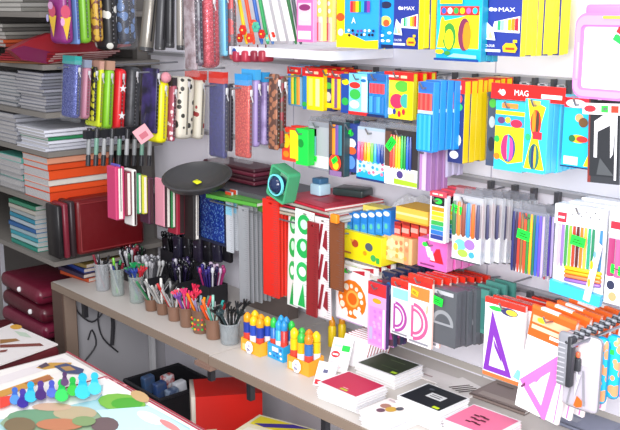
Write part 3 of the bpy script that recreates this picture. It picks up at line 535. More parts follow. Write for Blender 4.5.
gr = [('r', 0, 0, 1, 1, '#4f8f84'), ('r', .1, .1, .9, .8, '#3f7f78')]
stack('ruler_set_pack', 'ruler set', (468, 288, 488, 332), -.2, 4, .03, .008, '#3f7f74', gr, 'sea-green ruler set pack', 'behind the smoky protractors')
# red-headed compass packs
def proto(c1, c2): return [('r', 0, 0, 1, 1, '#efe8ee'), ('r', 0, .86, 1, 1, '#d8261e'), ('r', .1, .66, .9, .84, c2), ('arc', .25, .33, .34, .62, -90, 90, c1), ('arc', .25, .33, .44, .5, -90, 90, '#f0dcec'), ('r', .16, .1, .26, .56, c1), ('r', .1, .03, .9, .06, '#8a8a92')]
stack('protractor_pack', 'protractor', (391, 280, 410, 336), -.27, 3, .03, .008, '#e0c8d4', proto('#a8489a', '#8fd8e0'), 'red-topped pack with purple protractor', 'left of the pink protractor one', kids=reddeck, drop=.004)
stack('protractor_pack', 'protractor', (408, 276, 432, 346), -.29, 8, .027, .007, '#e8c4b8', proto('#c85a8a', '#f0803a'), 'red-topped pack with pink protractor', 'left of the smoky packs', kids=reddeck, drop=.004, st=[(.3, .75, .02, -.002, .3, '#f2b81c')])
d4 = [('r', 0, 0, 1, 1, '#e49fe6'), ('r', .0, .8, 1, 1, '#c82a30'), ('e', .5, .72, .25, .04, '#f2a01b'), ('r', .1, .04, .85, .62, '#d98ae6'), ('r', .85, .02, .95, .62, '#f8f4fa'), ('r', .1, .1, .3, .3, '#b8a8f4'), ('g', .3, .1, .8, .6, 2, 6, ['#c77ade', '#e6a8f0'])]
stack('compass_pack', 'compass set', (368, 283, 386, 347), -.26, 3, .03, .012, '#4a3a6a', d4, 'lilac ruler pack', 'right of the orange dial pack')
d5 = [('r', 0, 0, 1, 1, '#5a3a4a'), ('e', .55, .75, .3, .12, '#2a5f9a'), ('e', .55, .75, .18, .07, '#d8e4f0'), ('p', [(.05, .05), (.95, .1), (.3, .6)], '#b04a98'), ('p', [(.25, .15), (.65, .17), (.38, .4)], '#f0d8ec'), ('r', 0, .9, 1, 1, '#1f2a4a')]
stack('compass_pack', 'compass set', (382, 272, 394, 345), -.24, 7, .024, .012, '#2a3350', d5, 'dark compass pack with purple square', 'behind the lilac pack', jx=.004)
# orange dial pack
x0, x1, z0, z1 = face((336, 267, 368, 322), -.2)
dial = [('r', 0, 0, 1, 1, '#f8f6f8'), ('e', .28, .9, .2, .04, '#2ee04a'), ('p', [(.5, .93), (.9, .99), (.9, .9)], '#b82a3a'), ('e', .52, .42, .44, .35, '#ee7a14'), ('e', .54, .43, .2, .155, '#f8b04a'), ('e', .54, .43, .14, .11, '#f0640c')] + \
       [('e', .52+.31*cos(R(a)), .42+.24*sin(R(a)), .05+.028*((a//30) % 3 == 1), .04+.022*((a//30) % 3 == 1), '#fdf0d8') for a in range(0, 360, 30)] + [('e', .35, .16, .1, .075, '#fff4e8'), ('e', .78, .2, .1, .075, '#fff4e8'), ('r', .1, .01, .9, .03, '#c8a8d0')]
stack('stencil_pack', 'stencil', (336, 267, 368, 322), -.2, 4, .03, .006, '#efeaf0', dial, 'white pack with orange dial stencil', 'under the yellow box', kind='card', jx=.003)
# ================================================================ shelf and its load
mb = MB(); mb.box(-2.16, -.19, 1.052, -1.66, -.001, 1.07, M('#e8e6ea', .45)); o = mb.obj('wall_shelf')
tag(o, 'white wall shelf carrying the green folder and red books', 'shelf')
mb = MB(); mb.box(-1.77, -.2, .942, -1.36, -.001, .956, M('#d8d6dc', .45)); o = mb.obj('wall_shelf'); tag(o, 'small white wall shelf carrying the yellow box', 'shelf')
mb = MB(); mb.box(-1.659, -.1, 1.052, -1.36, -.001, 1.07, M('#f0eff3', .4)); tag(mb.obj('wall_shelf'), 'narrow white shelf added under the crumpled bright-wall sheet', 'shelf')  # shelf extension added for a bright top against the shaded wall
mb = MB(); nx, ny = 34, 16; vv = []; random.seed(3); ph = [(random.uniform(20, 90), random.uniform(20, 90), random.uniform(0, 6)) for _ in range(5)]
for i in range(nx):
    for j in range(ny):
        u, v = i/(nx-1), j/(ny-1); x = -1.63+.25*u; y = -.098+.09*v; e = min(u, 1-u, v, 1-v)
        z = 1.0715+min(1, e*6)*(.008+.05*v+sum(abs(sin(a*x+b*y+c)) for a, b, c in ph)*.0045); vv.append((x, y, z))
ff = [(i*ny+j, (i+1)*ny+j, (i+1)*ny+j+1, i*ny+j+1) for i in range(nx-1) for j in range(ny-1)]
mb.add(vv, ff, M('#f1f0f5', .25)); mb.add([(a, b, 1.0705) for a, b in ((-1.63, -.098), (-1.38, -.098), (-1.38, -.008), (-1.63, -.008))], [(3, 2, 1, 0)], M('#f1f0f5', .25))
tag(mb.obj('bright_wall_sheet'), 'crumpled white sheet added as bright wall behind the red book pile', 'bag')  # white sheet added to stand in for the brightly lit wall
# white upper left ledge
mb = MB(); mb.box(-2.07, -.21, 1.47, -1.66, -.001, 1.492, M('#e9e8ee', .4)); o = mb.obj('wall_shelf'); tag(o, 'white ledge under the white rulers at the top', 'shelf')
mb = MB(); mb.rbox(0, -.004, -.01, .03, .0, .012, '#d8e4f4', .002, 1); art(mb, [('e', .5, .5, .3, .35, '#2a4fa0')], .03, .022, None, 0, -.01, -.004); o = mb.obj('shelf_badge', None, (-2.055, -.2115, 1.479)); tag(o, 'small blue and white badge on the end of the top ledge', 'badge')
def book(loc, sx, sy, sz, cover, page='#efece6', rot=0., lab='', cat='book', nm='book', grp=None, ops=None, tiltx=0., spine='y0', tilty=0.):
    """lies flat; page block shows on three sides"""
    mb = MB(); cm = asmat(cover); t = min(.0018, sz*.2)
    mb.box(-sx/2, -sy/2, 0, sx/2, sy/2, t, cm); mb.box(-sx/2, -sy/2, sz-t, sx/2, sy/2, sz, cm)
    if spine == 'y0': mb.box(-sx/2, -sy/2, 0, sx/2, -sy/2+t, sz, cm)
    elif spine == 'x1': mb.box(sx/2-t, -sy/2, 0, sx/2, sy/2, sz, cm)
    elif spine == 'y1': mb.box(-sx/2, sy/2-t, 0, sx/2, sy/2, sz, cm)
    o = mb.obj(nm, None, loc, (tiltx, tilty, rot))
    mb = MB(); mb.box(-sx/2+.002, -sy/2+(t if spine == 'y0' else .001), t, sx/2-(t if spine == 'x1' else .001), sy/2-.002, sz-t, M(page, .7, 'pages', None, 240)); mb.obj('pages', o)
    if ops:
        mb = MB(); art(mb, ops, sx, sy, Matrix.Translation((0, 0, sz)) @ Matrix.Rotation(-pi/2, 4, 'X'), -sx/2, -sy/2, 0); mb.obj('cover_print', o)
    if lab: tag(o, lab, cat, grp)
    return o
# green folder, red books on the shelf
o = book((-2.04, -.16, 1.072), .2, .17, .012, '#55a83c', rot=.12, lab='green plastic folder lying at the left end of the white wall shelf', cat='folder', nm='folder', ops=[('r', .1, .5, .9, .95, '#2f3a38'), ('r', .2, .6, .7, .7, '#6a5a5a')])
for i, (c, dx) in enumerate((('#b3a894', 0), ('#c9c4bc', .004), ('#c0283a', -.004), ('#b8aea4', .006), ('#c2243a', 0))):
    book((-1.75+dx, -.13, 1.0715+i*.0085), .2, .19, .0082, c, rot=.1-.05*i, lab=('beige book at the bottom of the pile on the wall shelf', 'pale grey book, second from the bottom on the wall shelf', 'red book in the middle of the pile on the wall shelf', 'tan book, second from the top on the wall shelf', 'red book on top of the pile on the wall shelf')[i], grp='books on the wall shelf',
         ops=[('r', .1, .1, .9, .9, '#c83048'), ('e', .3, .6, .1, .1, '#e87a8a'), ('r', .5, .2, .8, .5, '#a81f30')] if i == 4 else None)
mb = MB(); mb.rbox(-.02, -.02, 0, .02, .02, .03, M('#b8dcec', .2), .004); mb.rbox(-.016, -.016, .03, .016, .016, .045, M('#3f6f94', .3), .003); tag(mb.obj('ink_jar', None, (-1.79, -.13, 1.1152)), 'small blue jar on top of the red book pile', 'jar')
mb = MB(); mb.rbox(-.045, -.03, 0, .045, .03, .02, M('#2d3b3a', .3), .004); tag(mb.obj('tape_case', None, (-1.73, -.07, 1.1152), (0, 0, .3)), 'dark case behind the blue jar on the red books', 'case')
# round blue ball in a green clear pack
a = P(280, 184, y=-.25); w = .074; h = .085
mb = MB(); mb.ring(rr(-w/2, -h/2, w/2, h/2, .008), rr(-w/2+.006, -h/2+.006, w/2-.006, h/2-.006, .006), -.008, .03, M('#4aa878', .25)); mb.box(-w/2+.003, .024, -h/2+.003, w/2-.003, .028, h/2-.003, M('#a8e6c4', .3))
o = mb.obj('ball_pack', None, a, (0, .3, 0)); mb = MB()
n = 10; prof = [(.024*sin(pi*i/n)+1e-5, -.024*cos(pi*i/n)) for i in range(n+1)]; mb.lathe(prof, M('#1d2c50', .15), 18, (-.006, .0, -.004)); mb.obj('ball', o)
mb = MB(); mb.ring(rr(-.034, -.032, .024, .024, .028), rr(-.03, -.028, .02, .02, .024), -.012, -.006, M('#7ae0e8', .2)); mb.obj('rim', o)
tag(o, 'green clear pack holding a dark blue ball above the white shelf', 'ball pack')
# boxes
def carton(box, y, t, side, ops, nm, cat, lab, rz=0, **kw):
    return stack(nm, cat, box, y, 1, 0, t, side, ops, lab, '', hook=False, rz=rz, **kw)[0]
yb = [('r', 0, 0, 1, 1, '#f6e416'), ('e', .33, .6, .09, .14, '#b8482a'), ('p', [(.24, .6), (.2, .75), (.3, .7)], '#e8a03a'), ('e', .7, .6, .1, .15, '#54606a'), ('e', .6, .35, .05, .08, '#f2a01b'), ('e', .82, .25, .07, .12, '#3fb05a'), ('r', .06, .2, .24, .26, '#b06a3a'), ('r', .9, .1, .98, .3, '#2fae4a')]
carton((343, 234, 381, 262), -.17, .11, '#f0e02a', yb, 'crayon_carton', 'carton', 'yellow carton with small fruit pictures standing on the small shelf')
carton((382, 236, 412, 262), -.15, .1, '#f0b07a', [('r', 0, 0, 1, 1, '#f3c48a'), ('r', .1, .55, .6, .8, '#f8e0a8'), ('r', .1, .2, .8, .4, '#f0e0a0'), ('r', .75, 0, .9, 1, '#f0a070'), ('g', .1, .1, .9, .9, 5, 3, ['#f0a84a', '#f6e0b0', '#e88a5a'])], 'crayon_carton', 'carton', 'peach and cream carton right of the yellow carton')
for i in range(6):
    carton((345+i*7.5, 213-i*.6, 353+i*7.5, 235), -.155+.0*i, .05, '#1d74c8', [('r', 0, 0, 1, 1, '#2484d6'), ('e', .5, .85, .4, .1, '#e8f0f8'), ('r', .1, .1, .9, .5, '#3a94e0'), ('e', .5, .35, .2, .12, '#5ac8b0')], 'glue_box', 'glue', 'small blue box above the yellow carton, %s from the left' % ORD[i], group='small blue boxes above the yellow carton')
carton((363, 208, 395, 218), -.14, .035, '#e8d86a', [('r', 0, 0, 1, 1, '#e6d460'), ('r', .1, .3, .9, .6, '#f0e6a0')], 'clay_carton', 'carton', 'pale yellow carton behind the small blue boxes')
carton((396, 209, 428, 223), -.19, .07, '#f0b83a', [('r', 0, 0, 1, 1, '#f2c04a'), ('r', 0, .45, 1, .62, '#f8e49a'), ('r', 0, 0, 1, .12, '#d89a2a')], 'clay_carton', 'carton', 'orange-yellow carton lying right of the small blue boxes')
for i in range(4):
    carton((392+i*9, 222, 402+i*9, 238), -.14, .05, '#d8342a', [('r', 0, 0, 1, 1, '#d8402f'), ('r', .1, .3, .8, .6, '#f0b0a0'), ('r', .2, .8, .9, .95, '#a82a20')], 'sharpener_box', 'box', 'small red box under the orange-yellow carton, %s from the left' % ORD[i], group='small red boxes under the orange-yellow carton')
cb = [('r', 0, 0, 1, 1, '#ec6fc0'), ('p', [(.25, .75), (.42, .75), (.5, .38), (.36, .38)], '#fdf4fa'), ('p', [(.42, .25), (.9, .25), (.76, .75), (.64, .72)], '#d81f2a'), ('e', .25, .8, .1, .08, '#2ee04a'), ('r', .1, .08, .6, .14, '#8a3a7a'), ('p', [(.44, .62), (.52, .62), (.62, .3), (.46, .3)], '#f8d8ea')]
stack('compass_box', 'compass set', (418, 240, 447, 269), -.2, 4, .027, .022, '#e88ac8', cb, 'pink compass box', 'at the left end of the lowest rail', hook=True)
# ================================================================ rulers hanging from the shelf
def ruler(px0, py0, px1, py1, y, col, lab, n=1, pitch=.012, t=.003, ops=None, lean=0., nm='ruler', grp='hanging rulers'):
    x0, x1, z0, z1 = face((px0, py0, px1, py1), y); w = x1-x0; h = z1-z0; out = []
    base = None
    for i in range(n):
        if base is None:
            mb = MB(); q = w*.28
            mb.ring([(-w/2, 0), (w/2, 0), (w/2, h), (-w/2, h)], [(-w*.12, h*.955), (w*.12, h*.955), (w*.12, h*.975), (-w*.12, h*.975)], 0, t, asmat(col))
            for k in range(int(h/.006)): mb.box(w/2-w*(.28 if k % 5 else .45), -.0004, .004+k*.006, w/2-.0006, 0, .0046+k*.006, '#5c5c60' if col != '#8a1f24' else '#4a1014')
            if ops: art(mb, ops, w, h, ox=-w/2)
            base = mb.obj(nm); o = base
        else: o = copy_tree(base)
        o.location = ((x0+x1)/2+.001*i, y+pitch*i, z0+random.uniform(-.004, .004)*(i > 0)); o.rotation_euler = (0, lean, 0)
        tag(o, lab if n == 1 else ('%s, %s of its bundle from the front' % (lab, ORD[i])), 'ruler', grp); out.append(o)
    return out
ruler(226, 192, 232, 252, -.22, '#c9ced4', 'pale grey blue-topped ruler', 6, .016, .006, [('r', 0, .62, 1, .8, '#8fd0e8'), ('r', 0, .86, 1, 1, '#d8482a')])
ruler(239, 207, 248, 303, -.24, '#9b9ea2', 'long grey ruler beside the bright red folder strips', 7, .014, .005)
ruler(263, 200, 278, 296, -.24, '#e0281a', 'bright red strip hanging among the rulers', 5, .011, .006)
ruler(281, 208, 286, 292, -.18, '#6f6a5a', 'thin olive-grey ruler right of the red strips', 6, .013, .003)
st_ = [('e', .5, .86, .36, .1, '#1fae52'), ('e', .5, .86, .2, .05, '#c8f0d4'), ('e', .5, .62, .38, .1, '#1fae52'), ('e', .5, .64, .16, .05, '#c8f0d4'), ('e', .5, .38, .34, .1, '#2fb85e'), ('e', .5, .38, .2, .05, '#e8f8ec'), ('p', [(.3, .02), (.7, .02), (.55, .26)], '#1fae52')]
ruler(293, 210, 311, 308, -.25, '#e8f2ea', 'white stencil ruler with green curved shapes', 1, .01, .003, st_, .04, 'stencil')
ruler(287, 210, 297, 306, -.21, '#e9ece9', 'white stencil ruler behind the green-shaped one', 2, .02, .003, st_, .03, 'stencil')
ruler(306, 222, 316, 316, -.26, '#8a1f24', 'dark red ruler between the two stencils', 1, .012, .006, None, .02)
sm2 = []
for k in range(3):
    z_ = .68-k*.3
    sm2 += [('p', [(.1, z_), (.3, z_), (.6, z_+.26), (.4, z_+.26)], '#8a1f2c'), ('p', [(.5, z_+.04), (.85, z_), (.85, z_+.2), (.7, z_+.2)], '#8a1f2c')]
ruler(317, 218, 331, 318, -.25, '#e6dde0', 'white stencil ruler with maroon angular shapes', 1, .03, .003, sm2, -.03, 'stencil')
ruler(329, 221, 343, 290, -.25, '#7a4426', 'brown wooden ruler left of the yellow carton', 1, .012, .005)
mb = MB(); mb.box(-2.16, -.2, 1.052, -1.86, -.1905, 1.07, M('#5f9a48', .4)); o = mb.obj('ruler_rack'); mb = MB(); mb.tube([(-2.14, -.19, 1.06), (-2.14, -.235, 1.058), (-1.62, -.235, 1.058), (-1.62, -.19, 1.05)], .0022, HOOK, 6); mb.obj('rack_rail', o); tag(o, 'green-edged rack under the wall shelf holding the rulers', 'rack')
a = P(335, 219, y=-.26); mb = MB(); mb.rbox(-.012, -.006, -.01, .012, .006, .012, '#f08a1c', .003); tag(mb.obj('orange_sharpener', None, a), 'orange sharpener above the brown wooden ruler', 'sharpener')
# ================================================================ pencil cases, seen from their ends
def slices(xc, w, px0, specs, tilt=-.1, hang=True, where='', lean=0.):
    """cases on one hook running out from the wall; each spec gives the pixel where the case ends, its top and bottom"""
    px = px0
    for (p1, py0, py1, col, trim, lab, extra) in specs:
        cy = (py0+py1)/2
        y0 = P(px, cy, x=xc-(w/2 if px == px0 else -w/2)).y; y1 = P(p1, cy, x=xc+w/2).y
        t = max(.011, y1-y0-.008); q = P((px+p1)/2, py1, x=xc+w/2*.3); q2 = P((px+p1)/2, py0, x=xc+w/2*.3)
        h = q2.z-q.z
        mb = MB(); mb.rbox(-w/2, -t/2, 0, w/2, t/2, h, M(*col), min(.018, t*.42), 3, None, .0)
        o = mb.obj('pencil_case', None, (xc, (y0+y1)/2-h*.5*sin(-tilt), q.z), (tilt, 0, lean))
        mb = MB(); mb.box(w/2-.0005, -.003, h*.08, w/2+.0012, .003, h*.92, trim)
        for k in range(14): mb.box(w/2+.001, -.0016, h*(.1+k*.058), w/2+.0018, .0016, h*(.118+k*.058), '#77777c')
        zp_ = mb.obj('zipper', o)
        mb = MB(); mb.rbox(w/2+.001, -.004, h*.84, w/2+.006, .004, h*.93, '#c9c9cc', .0015, 1); mb.tube([(w/2+.004, 0, h*.84), (w/2+.006, .003, h*.76)], .0014, '#c9c9cc', 5); mb.obj('zip_pull', zp_)
        if 'tag' in extra:
            mb = MB(); mb.box(-w*.45, -t*.5-.001, h*.98, w*.45, -t*.5+.001, h*1.13, M(extra['tag'], .4)); mb.box(w*.46, -t*.5, h*.98, w*.46+.001, t*.4, h*1.13, M(extra['tag'], .4)); mb.obj('header_card', o)
        if 'star' in extra:
            for zz in (.28, .7):
                s_ = [(( .013 if k % 2 == 0 else .005)*sin(pi*k/5), h*zz+(.013 if k % 2 == 0 else .005)*cos(pi*k/5)) for k in range(10)]
                mb = MB(); mb.prism(s_, w/2+.0012, w/2+.003, '#f4f4f6', None, 'x'); mb.obj('star', o)
                mb = MB(); mb.prism([(a, b) for a, b in s_], -t/2-.001, -t/2-.0002, '#f4f4f6'); mb.obj('star', o)
        if 'bag' in extra:
            mb = MB(); mb.rbox(-w/2-.004, -t/2-.002, -h*.08, w/2+.004, t/2+.002, h*1.06, CL('#f2f4f8', .07, .08), min(.012, t*.3), 2); mb.obj('clear_bag', o)
        if 'pom' in extra:
            mb = MB(); n = 8; mb.lathe([(.016*sin(pi*i/n)+1e-5, -.016*cos(pi*i/n)) for i in range(n+1)], M(extra['pom'], .8), 12, (w/2, 0, h+.01)); mb.obj('pompom', o)
        tag(o, lab, 'pencil case', 'pencil cases on the upper rail %s' % where)
        px = p1
    if hang:
        mb = MB(); q = P(px0, 60, x=xc); z = P((px0+px)/2, specs[0][1], x=xc).z-.008
        mb.tube([(xc, -.012, z), (xc, q.y-.01, z)], .0025, HOOK, 6); tag(mb.obj('display_hook'), 'metal wall hook holding the pencil cases %s' % where, 'hook', 'display hooks on the wall')
G = 'glitter'
slices(-2.62, .085, 60, [
    (83, 63, 118, ('#2b3a8c', .25, G, '#8f9be0', 300), '#1d2550', 'navy glitter pencil case under a turquoise card', {'tag': '#2f9f9a', 'bag': 1}),
    (93, 66, 118, ('#b97f92', .4), '#8a4a5a', 'dusty pink pencil case right of the navy glitter one', {'tag': '#8a94a8'}),
    (98, 66, 120, ('#2e2f26', .4, 'flowers', '#c8c83a', 60), '#222', 'slim black pencil case with yellow spots', {}) if 0 else (98, 66, 120, ('#2e2f26', .4, 'flowers', '#c8c83a', 60), '#222222', 'slim black pencil case with yellow spots', {}),
    (105, 68, 126, ('#d6e62a', .35), '#8a9a1a', 'lemon yellow pencil case beside the lime green one', {'tag': '#c89a8a'}),
    (116, 68, 128, ('#8ac832', .35), '#5a8a1a', 'lime green pencil case left of the red star case', {'tag': '#b8907a'}),
    (128, 68, 132, ('#e0222c', .35), '#8a1a1c', 'red pencil case with white stars', {'star': 1}),
    (143, 66, 130, ('#4b4d52', .4, 'marble', '#3a3c40', 30), '#2a2a2c', 'charcoal pencil case right of the red star case', {})], where='at the far left', tilt=-.1)
slices(-2.36, .08, 142, [
    (158, 68, 133, ('#1d1a30', .35, 'marble', '#3b2f6a', 22), '#111118', 'black and violet pencil case left of the tall yellow one', {}),
    (171, 80, 142, ('#f2ea1a', .3), '#b8a81a', 'bright yellow pencil case hanging low', {'pom': '#d9919c'}),
    (178, 84, 140, ('#b0586a', .4, 'dots', '#f0e0e8', 60), '#5a2a34', 'dark pink dotted pencil case behind the yellow one', {'tag': '#3a3034'}),
    (197, 76, 138, ('#e6e0cf', .5, 'dots', '#3a3a34', 42), '#8a8474', 'cream pencil case with dark spots, nearer the yellow one', {}),
    (208, 78, 138, ('#e2dccb', .5, 'dots', '#a03a3a', 42), '#8a8474', 'cream pencil case with red spots beside the big navy one', {'tag': '#d8382a'})], where='in the middle', tilt=-.08)
slices(-2.06, .07, 207, [
    (230, 82, 158, ('#2a2c70', .35, 'weave', '#20225a', 180), '#16183a', 'large navy pencil case in a clear bag', {'bag': 1, 'tag': '#c8342a'}),
    (234, 84, 150, ('#2a2030', .4), '#16101a', 'slim black pencil case behind the large navy one', {})], where='holding the large navy case', tilt=-.03)
slices(-1.93, .06, 233, [
    (254, 84, 158, ('#c23a34', .3, G, '#f07a5a', 220), '#7a1a1c', 'red sparkling pencil case under a blue card', {'bag': 1, 'tag': '#2f8fd0'}),
    (263, 78, 146, ('#9a88bc', .4), '#5a4a7a', 'lilac pencil case right of the red sparkling one', {'tag': '#3f9fd8'}),
    (272, 80, 144, ('#83719f', .4, 'marble', '#a898c4', 30), '#4a3f6a', 'greyish violet pencil case beside the brown beaded one', {'tag': '#2f8fc8'})], where='by the red sparkling case', tilt=-.02)
slices(-1.82, .035, 268, [
    (280, 74, 150, ('#5c4038', .45, 'flowers', '#a06a50', 70), '#3a2822', 'brown beaded pencil case left of the striped pencil packs', {}),
    (289, 76, 148, ('#8a3038', .4, 'flowers', '#5a4a40', 60), '#4a2022', 'brownish red pencil case, last before the striped pencil packs', {})], where='left of the striped packs', tilt=-.02)
# pink square tag under cases
for nm, (a_, b_, c_, d_), col, lab in (('sale_tag', (137, 124, 150, 144), '#d79aa2', 'pink square tag below the black and violet case'),):
    q = P(143, 134, x=-2.3); mb = MB(); mb.box(-.001, -.022, -.022, .001, .022, .022, M(col, .5), Matrix.Rotation(.6, 4, 'X'))
    mb.tube([(0, 0, .02), (0, .01, .06)], .001, '#3a3a3a', 4); mb.box(.0011, -.012, -.012, .0016, .012, .004, '#b85a6a', Matrix.Rotation(.6, 4, 'X'))
    o = mb.obj(nm, None, q, (0, 0, -.7)); tag(o, lab, 'tag')
for px, py in ((143, 134),):
    pass
# top row, left: their tops leave the frame
slices(-2.6, .09, 46, [
    (75, -24, 44, ('#8c2f78', .35), '#5a1f4a', 'magenta pencil case with a yellow ice cream cone at the top left', {}),
    (80, -22, 44, ('#6f8fc8', .35), '#3a4f8a', 'slim light blue pencil case beside the magenta one', {}),
    (93, -24, 43, ('#7ab52e', .35), '#4a7a1a', 'green pencil case in the top row', {}),
    (105, -24, 42, ('#7a4638', .45, 'flowers', '#c8a03a', 50), '#4a2a1a', 'brown and gold patterned pencil case in the top row', {}),
    (120, -24, 50, ('#2b2b2c', .4, 'dots', '#d8d8d0', 30), '#111111', 'black pencil case with white shapes in the top row', {}),
    (138, -24, 44, ('#22283a', .4, 'flowers', '#5a78a8', 36), '#111111', 'black pencil case with blue figures in the top row', {'bag': 1})], where='in the top left corner', tilt=-.0)
def stick(o, loc):
    mg = [x for x in COL.objects if x.get('label', '').startswith('magenta pencil case')][0]
    o.parent = mg; o.location = Vector(loc)-mg.location
# the ice cream print and letters on the magenta case
q = P(59, 30, x=-2.655)
mb = MB(); art(mb, [('p', [(.2, .62), (.8, .62), (.5, .05)], '#e0b83a'), ('e', .5, .74, .28, .16, '#c8506a'), ('e', .4, .88, .2, .1, '#d8a0c8'), ('e', .12, .55, .1, .1, '#b8b0e0')], .08, .11, None, -.04, -.055, 0)
y_ = P(46, 10, x=-2.645).y-.0028
o = mb.obj('case_print'); stick(o, (-2.6, y_, P(60, 20, x=-2.6).z))
mb = MB(); art(mb, [('p', [(.2, .62), (.8, .62), (.5, .05)], '#e0b83a'), ('e', .5, .74, .28, .16, '#c8506a'), ('e', .3, .5, .12, .1, '#d8a0c8')], .055, .12, Matrix.Rotation(pi/2, 4, 'Z'), -.0275, -.06, 0)
q = P(66, 22, x=-2.5535); q.x = -2.5535; o = mb.obj('case_print'); stick(o, q)
# grey tubes and sleeves
def sleeve(px, w_px, py1, x, col, lab, lean, nm='sleeve_pack', r=.016, cat='sleeve'):
    q = P(px, py1, x=x); rr_ = w_px/ (950/2.55)/2
    mb = MB(); mb.tube([(0, 0, 0), (0, 0, .006), (0, 0, .22), (0, 0, .226)], [rr_*.85, rr_, rr_, rr_*.8], M(*col), 14)
    o = mb.obj(nm, None, q, (lean, 0, 0)); mb = MB(); mb.lathe([(rr_*.86, 0), (rr_*1.03, .002), (rr_*1.03, .012), (rr_*1.0, .013)], M('#3a3a3c', .3), 14); mb.obj('end_cap', o)
    mb = MB(); mb.box(rr_*.7, -.002, .03, rr_*1.04, .002, .2, '#1f1f22'); mb.obj('zipper', o)
    tag(o, lab, cat, 'rolled sleeves at the top')
sleeve(146, 15, 52, -2.3, ('#8d8880', .3, 'plain', None, 60., .6), 'shiny grey rolled sleeve, leftmost, leaning to the right', -.16)
sleeve(160, 11, 50, -2.27, ('#3f3f42', .35), 'black rolled sleeve between two grey ones', -.1)
sleeve(170, 9, 48, -2.25, ('#2c2c2e', .35), 'black rolled sleeve, second of the black pair', -.05)
sleeve(181, 9, 50, -2.2, ('#9a948c', .3, 'plain', None, 60., .5), 'grey rolled sleeve right of the black pair', -.03)
slices(-2.1, .05, 184, [
    (197, -20, 70, ('#7d6468', .4, 'marble', '#a89aa0', 40), '#3a2a34', 'greyish pink pencil case in a clear bag in the top row', {'bag': 1}),
    (205, -20, 66, ('#8a8a90', .4, 'marble', '#5a4a5a', 50), '#3a3a44', 'mottled grey pencil case left of the long red one', {}),
    (223, -8, 68, ('#b32638', .3, G, '#e86a7a', 200), '#7a1020', 'long red glitter pencil case in the top row', {'bag': 1}),
    (230, -14, 56, ('#7fc4e2', .35), '#3a7aa0', 'light blue pencil case in the top row', {}),
    (239, -14, 60, ('#6a5a60', .4, 'flowers', '#c83a3a', 40), '#3a2a2a', 'brownish grey pencil case with red spots in the top row', {'bag': 1})], where='by the long red glitter case', tilt=-.0)
# fan of pens and red packs above the ledge
for i, (px, c) in enumerate(((240, '#f0c81c'), (247, '#e8502a'), (255, '#2f5fb0'), (261, '#2fa05a'), (266, '#4a78b8'), (289, '#3a7f4a'), (294, '#4a4f58'))):
    b = P(px+7, 44, y=-.16); t_ = P(px-3, -12, y=-.14); mb = MB(); mb.tube([b, b+(t_-b)*.06, t_], [.003, .0055, .0055], M(c, .3), 8)
    tag(mb.obj('recorder_flute'), '%s stick standing on the top ledge' % ('yellow', 'orange-red', 'dark blue', 'green', 'grey-blue', 'dark green', 'charcoal')[i], 'stick', 'coloured sticks on the top ledge')
for i, px in enumerate((268, 277, 286)):
    b = P(px+6, 41, y=-.2+.0*i); t_ = P(px-6, -14, y=-.18); d = (t_-b)
    mb = MB(); n_ = d.length; m4 = Matrix.Translation(b) @ d.to_track_quat('Z', 'Y').to_matrix().to_4x4()
    mb.box(-.0075, -.0015, 0, .0075, .0015, n_, M('#e2e2de', .4), m4)
    for k in range(20): mb.box(-.0075, -.0019, .01+k*.008, -.003, -.0014, .0112+k*.008, '#8a8a8a', m4)
    tag(mb.obj('white_ruler'), 'white ruler standing on the top ledge, %s of three from the left' % ORD[i], 'ruler', 'white rulers on the top ledge')
for i, (px, py, r_, c) in enumerate(((243, 30, .014, '#d8301f'), (250, 38, .013, '#e23a24'), (262, 34, .012, '#c8281c'), (254, 24, .012, '#e04a34'), (256, 27, .014, '#4fb89a'), (272, 36, .011, '#d8301f'), (268, 38, .009, '#7ad0b8'), (240, 38, .012, '#b8281c'))):
    a = P(px, py, y=-.185-.006*(i % 3)); mb = MB()
    for k in range(6):
        th = k*pi/3; mb.lathe([(1e-5, -.003), (r_*.42, -.002), (r_*.45, .003), (1e-5, .005)], M(c, .3), 8, (r_*.6*cos(th), r_*.6*sin(th), 0))
    mb.lathe([(1e-5, -.003), (r_*.4, 0), (1e-5, .008)], M('#f0d04a' if c[1] != '4' else '#2a7a6a', .3), 8)
    o = mb.obj('flower_clip', None, a, (pi/2, 0, 0)); tag(o, '%s flower clip above the top ledge, %s' % ('teal' if c[1] in '47' else 'red', ('far left and high', 'left of centre and lower', 'right of centre', 'topmost', 'in the middle', 'rightmost', 'at the lower right', 'far left and low')[i]), 'clip', 'flower clips above the top ledge')
for i, px in enumerate((240, 249, 258, 266)):
    a = P(px, 62, y=-.2); mb = MB(); mb.rbox(-.011, -.02, 0, .011, .02, .03, M(('#a8344a', '#b83a4e', '#8a2a3c', '#a03040')[i], .3), .006)
    mb.tube([(0, 0, .03), (0, .0, .045)], .002, '#5a1a24', 5); tag(mb.obj('coin_purse', None, a), 'small crimson purse hanging under the top ledge, %s from the left' % ORD[i], 'purse', 'small crimson purses under the top ledge')
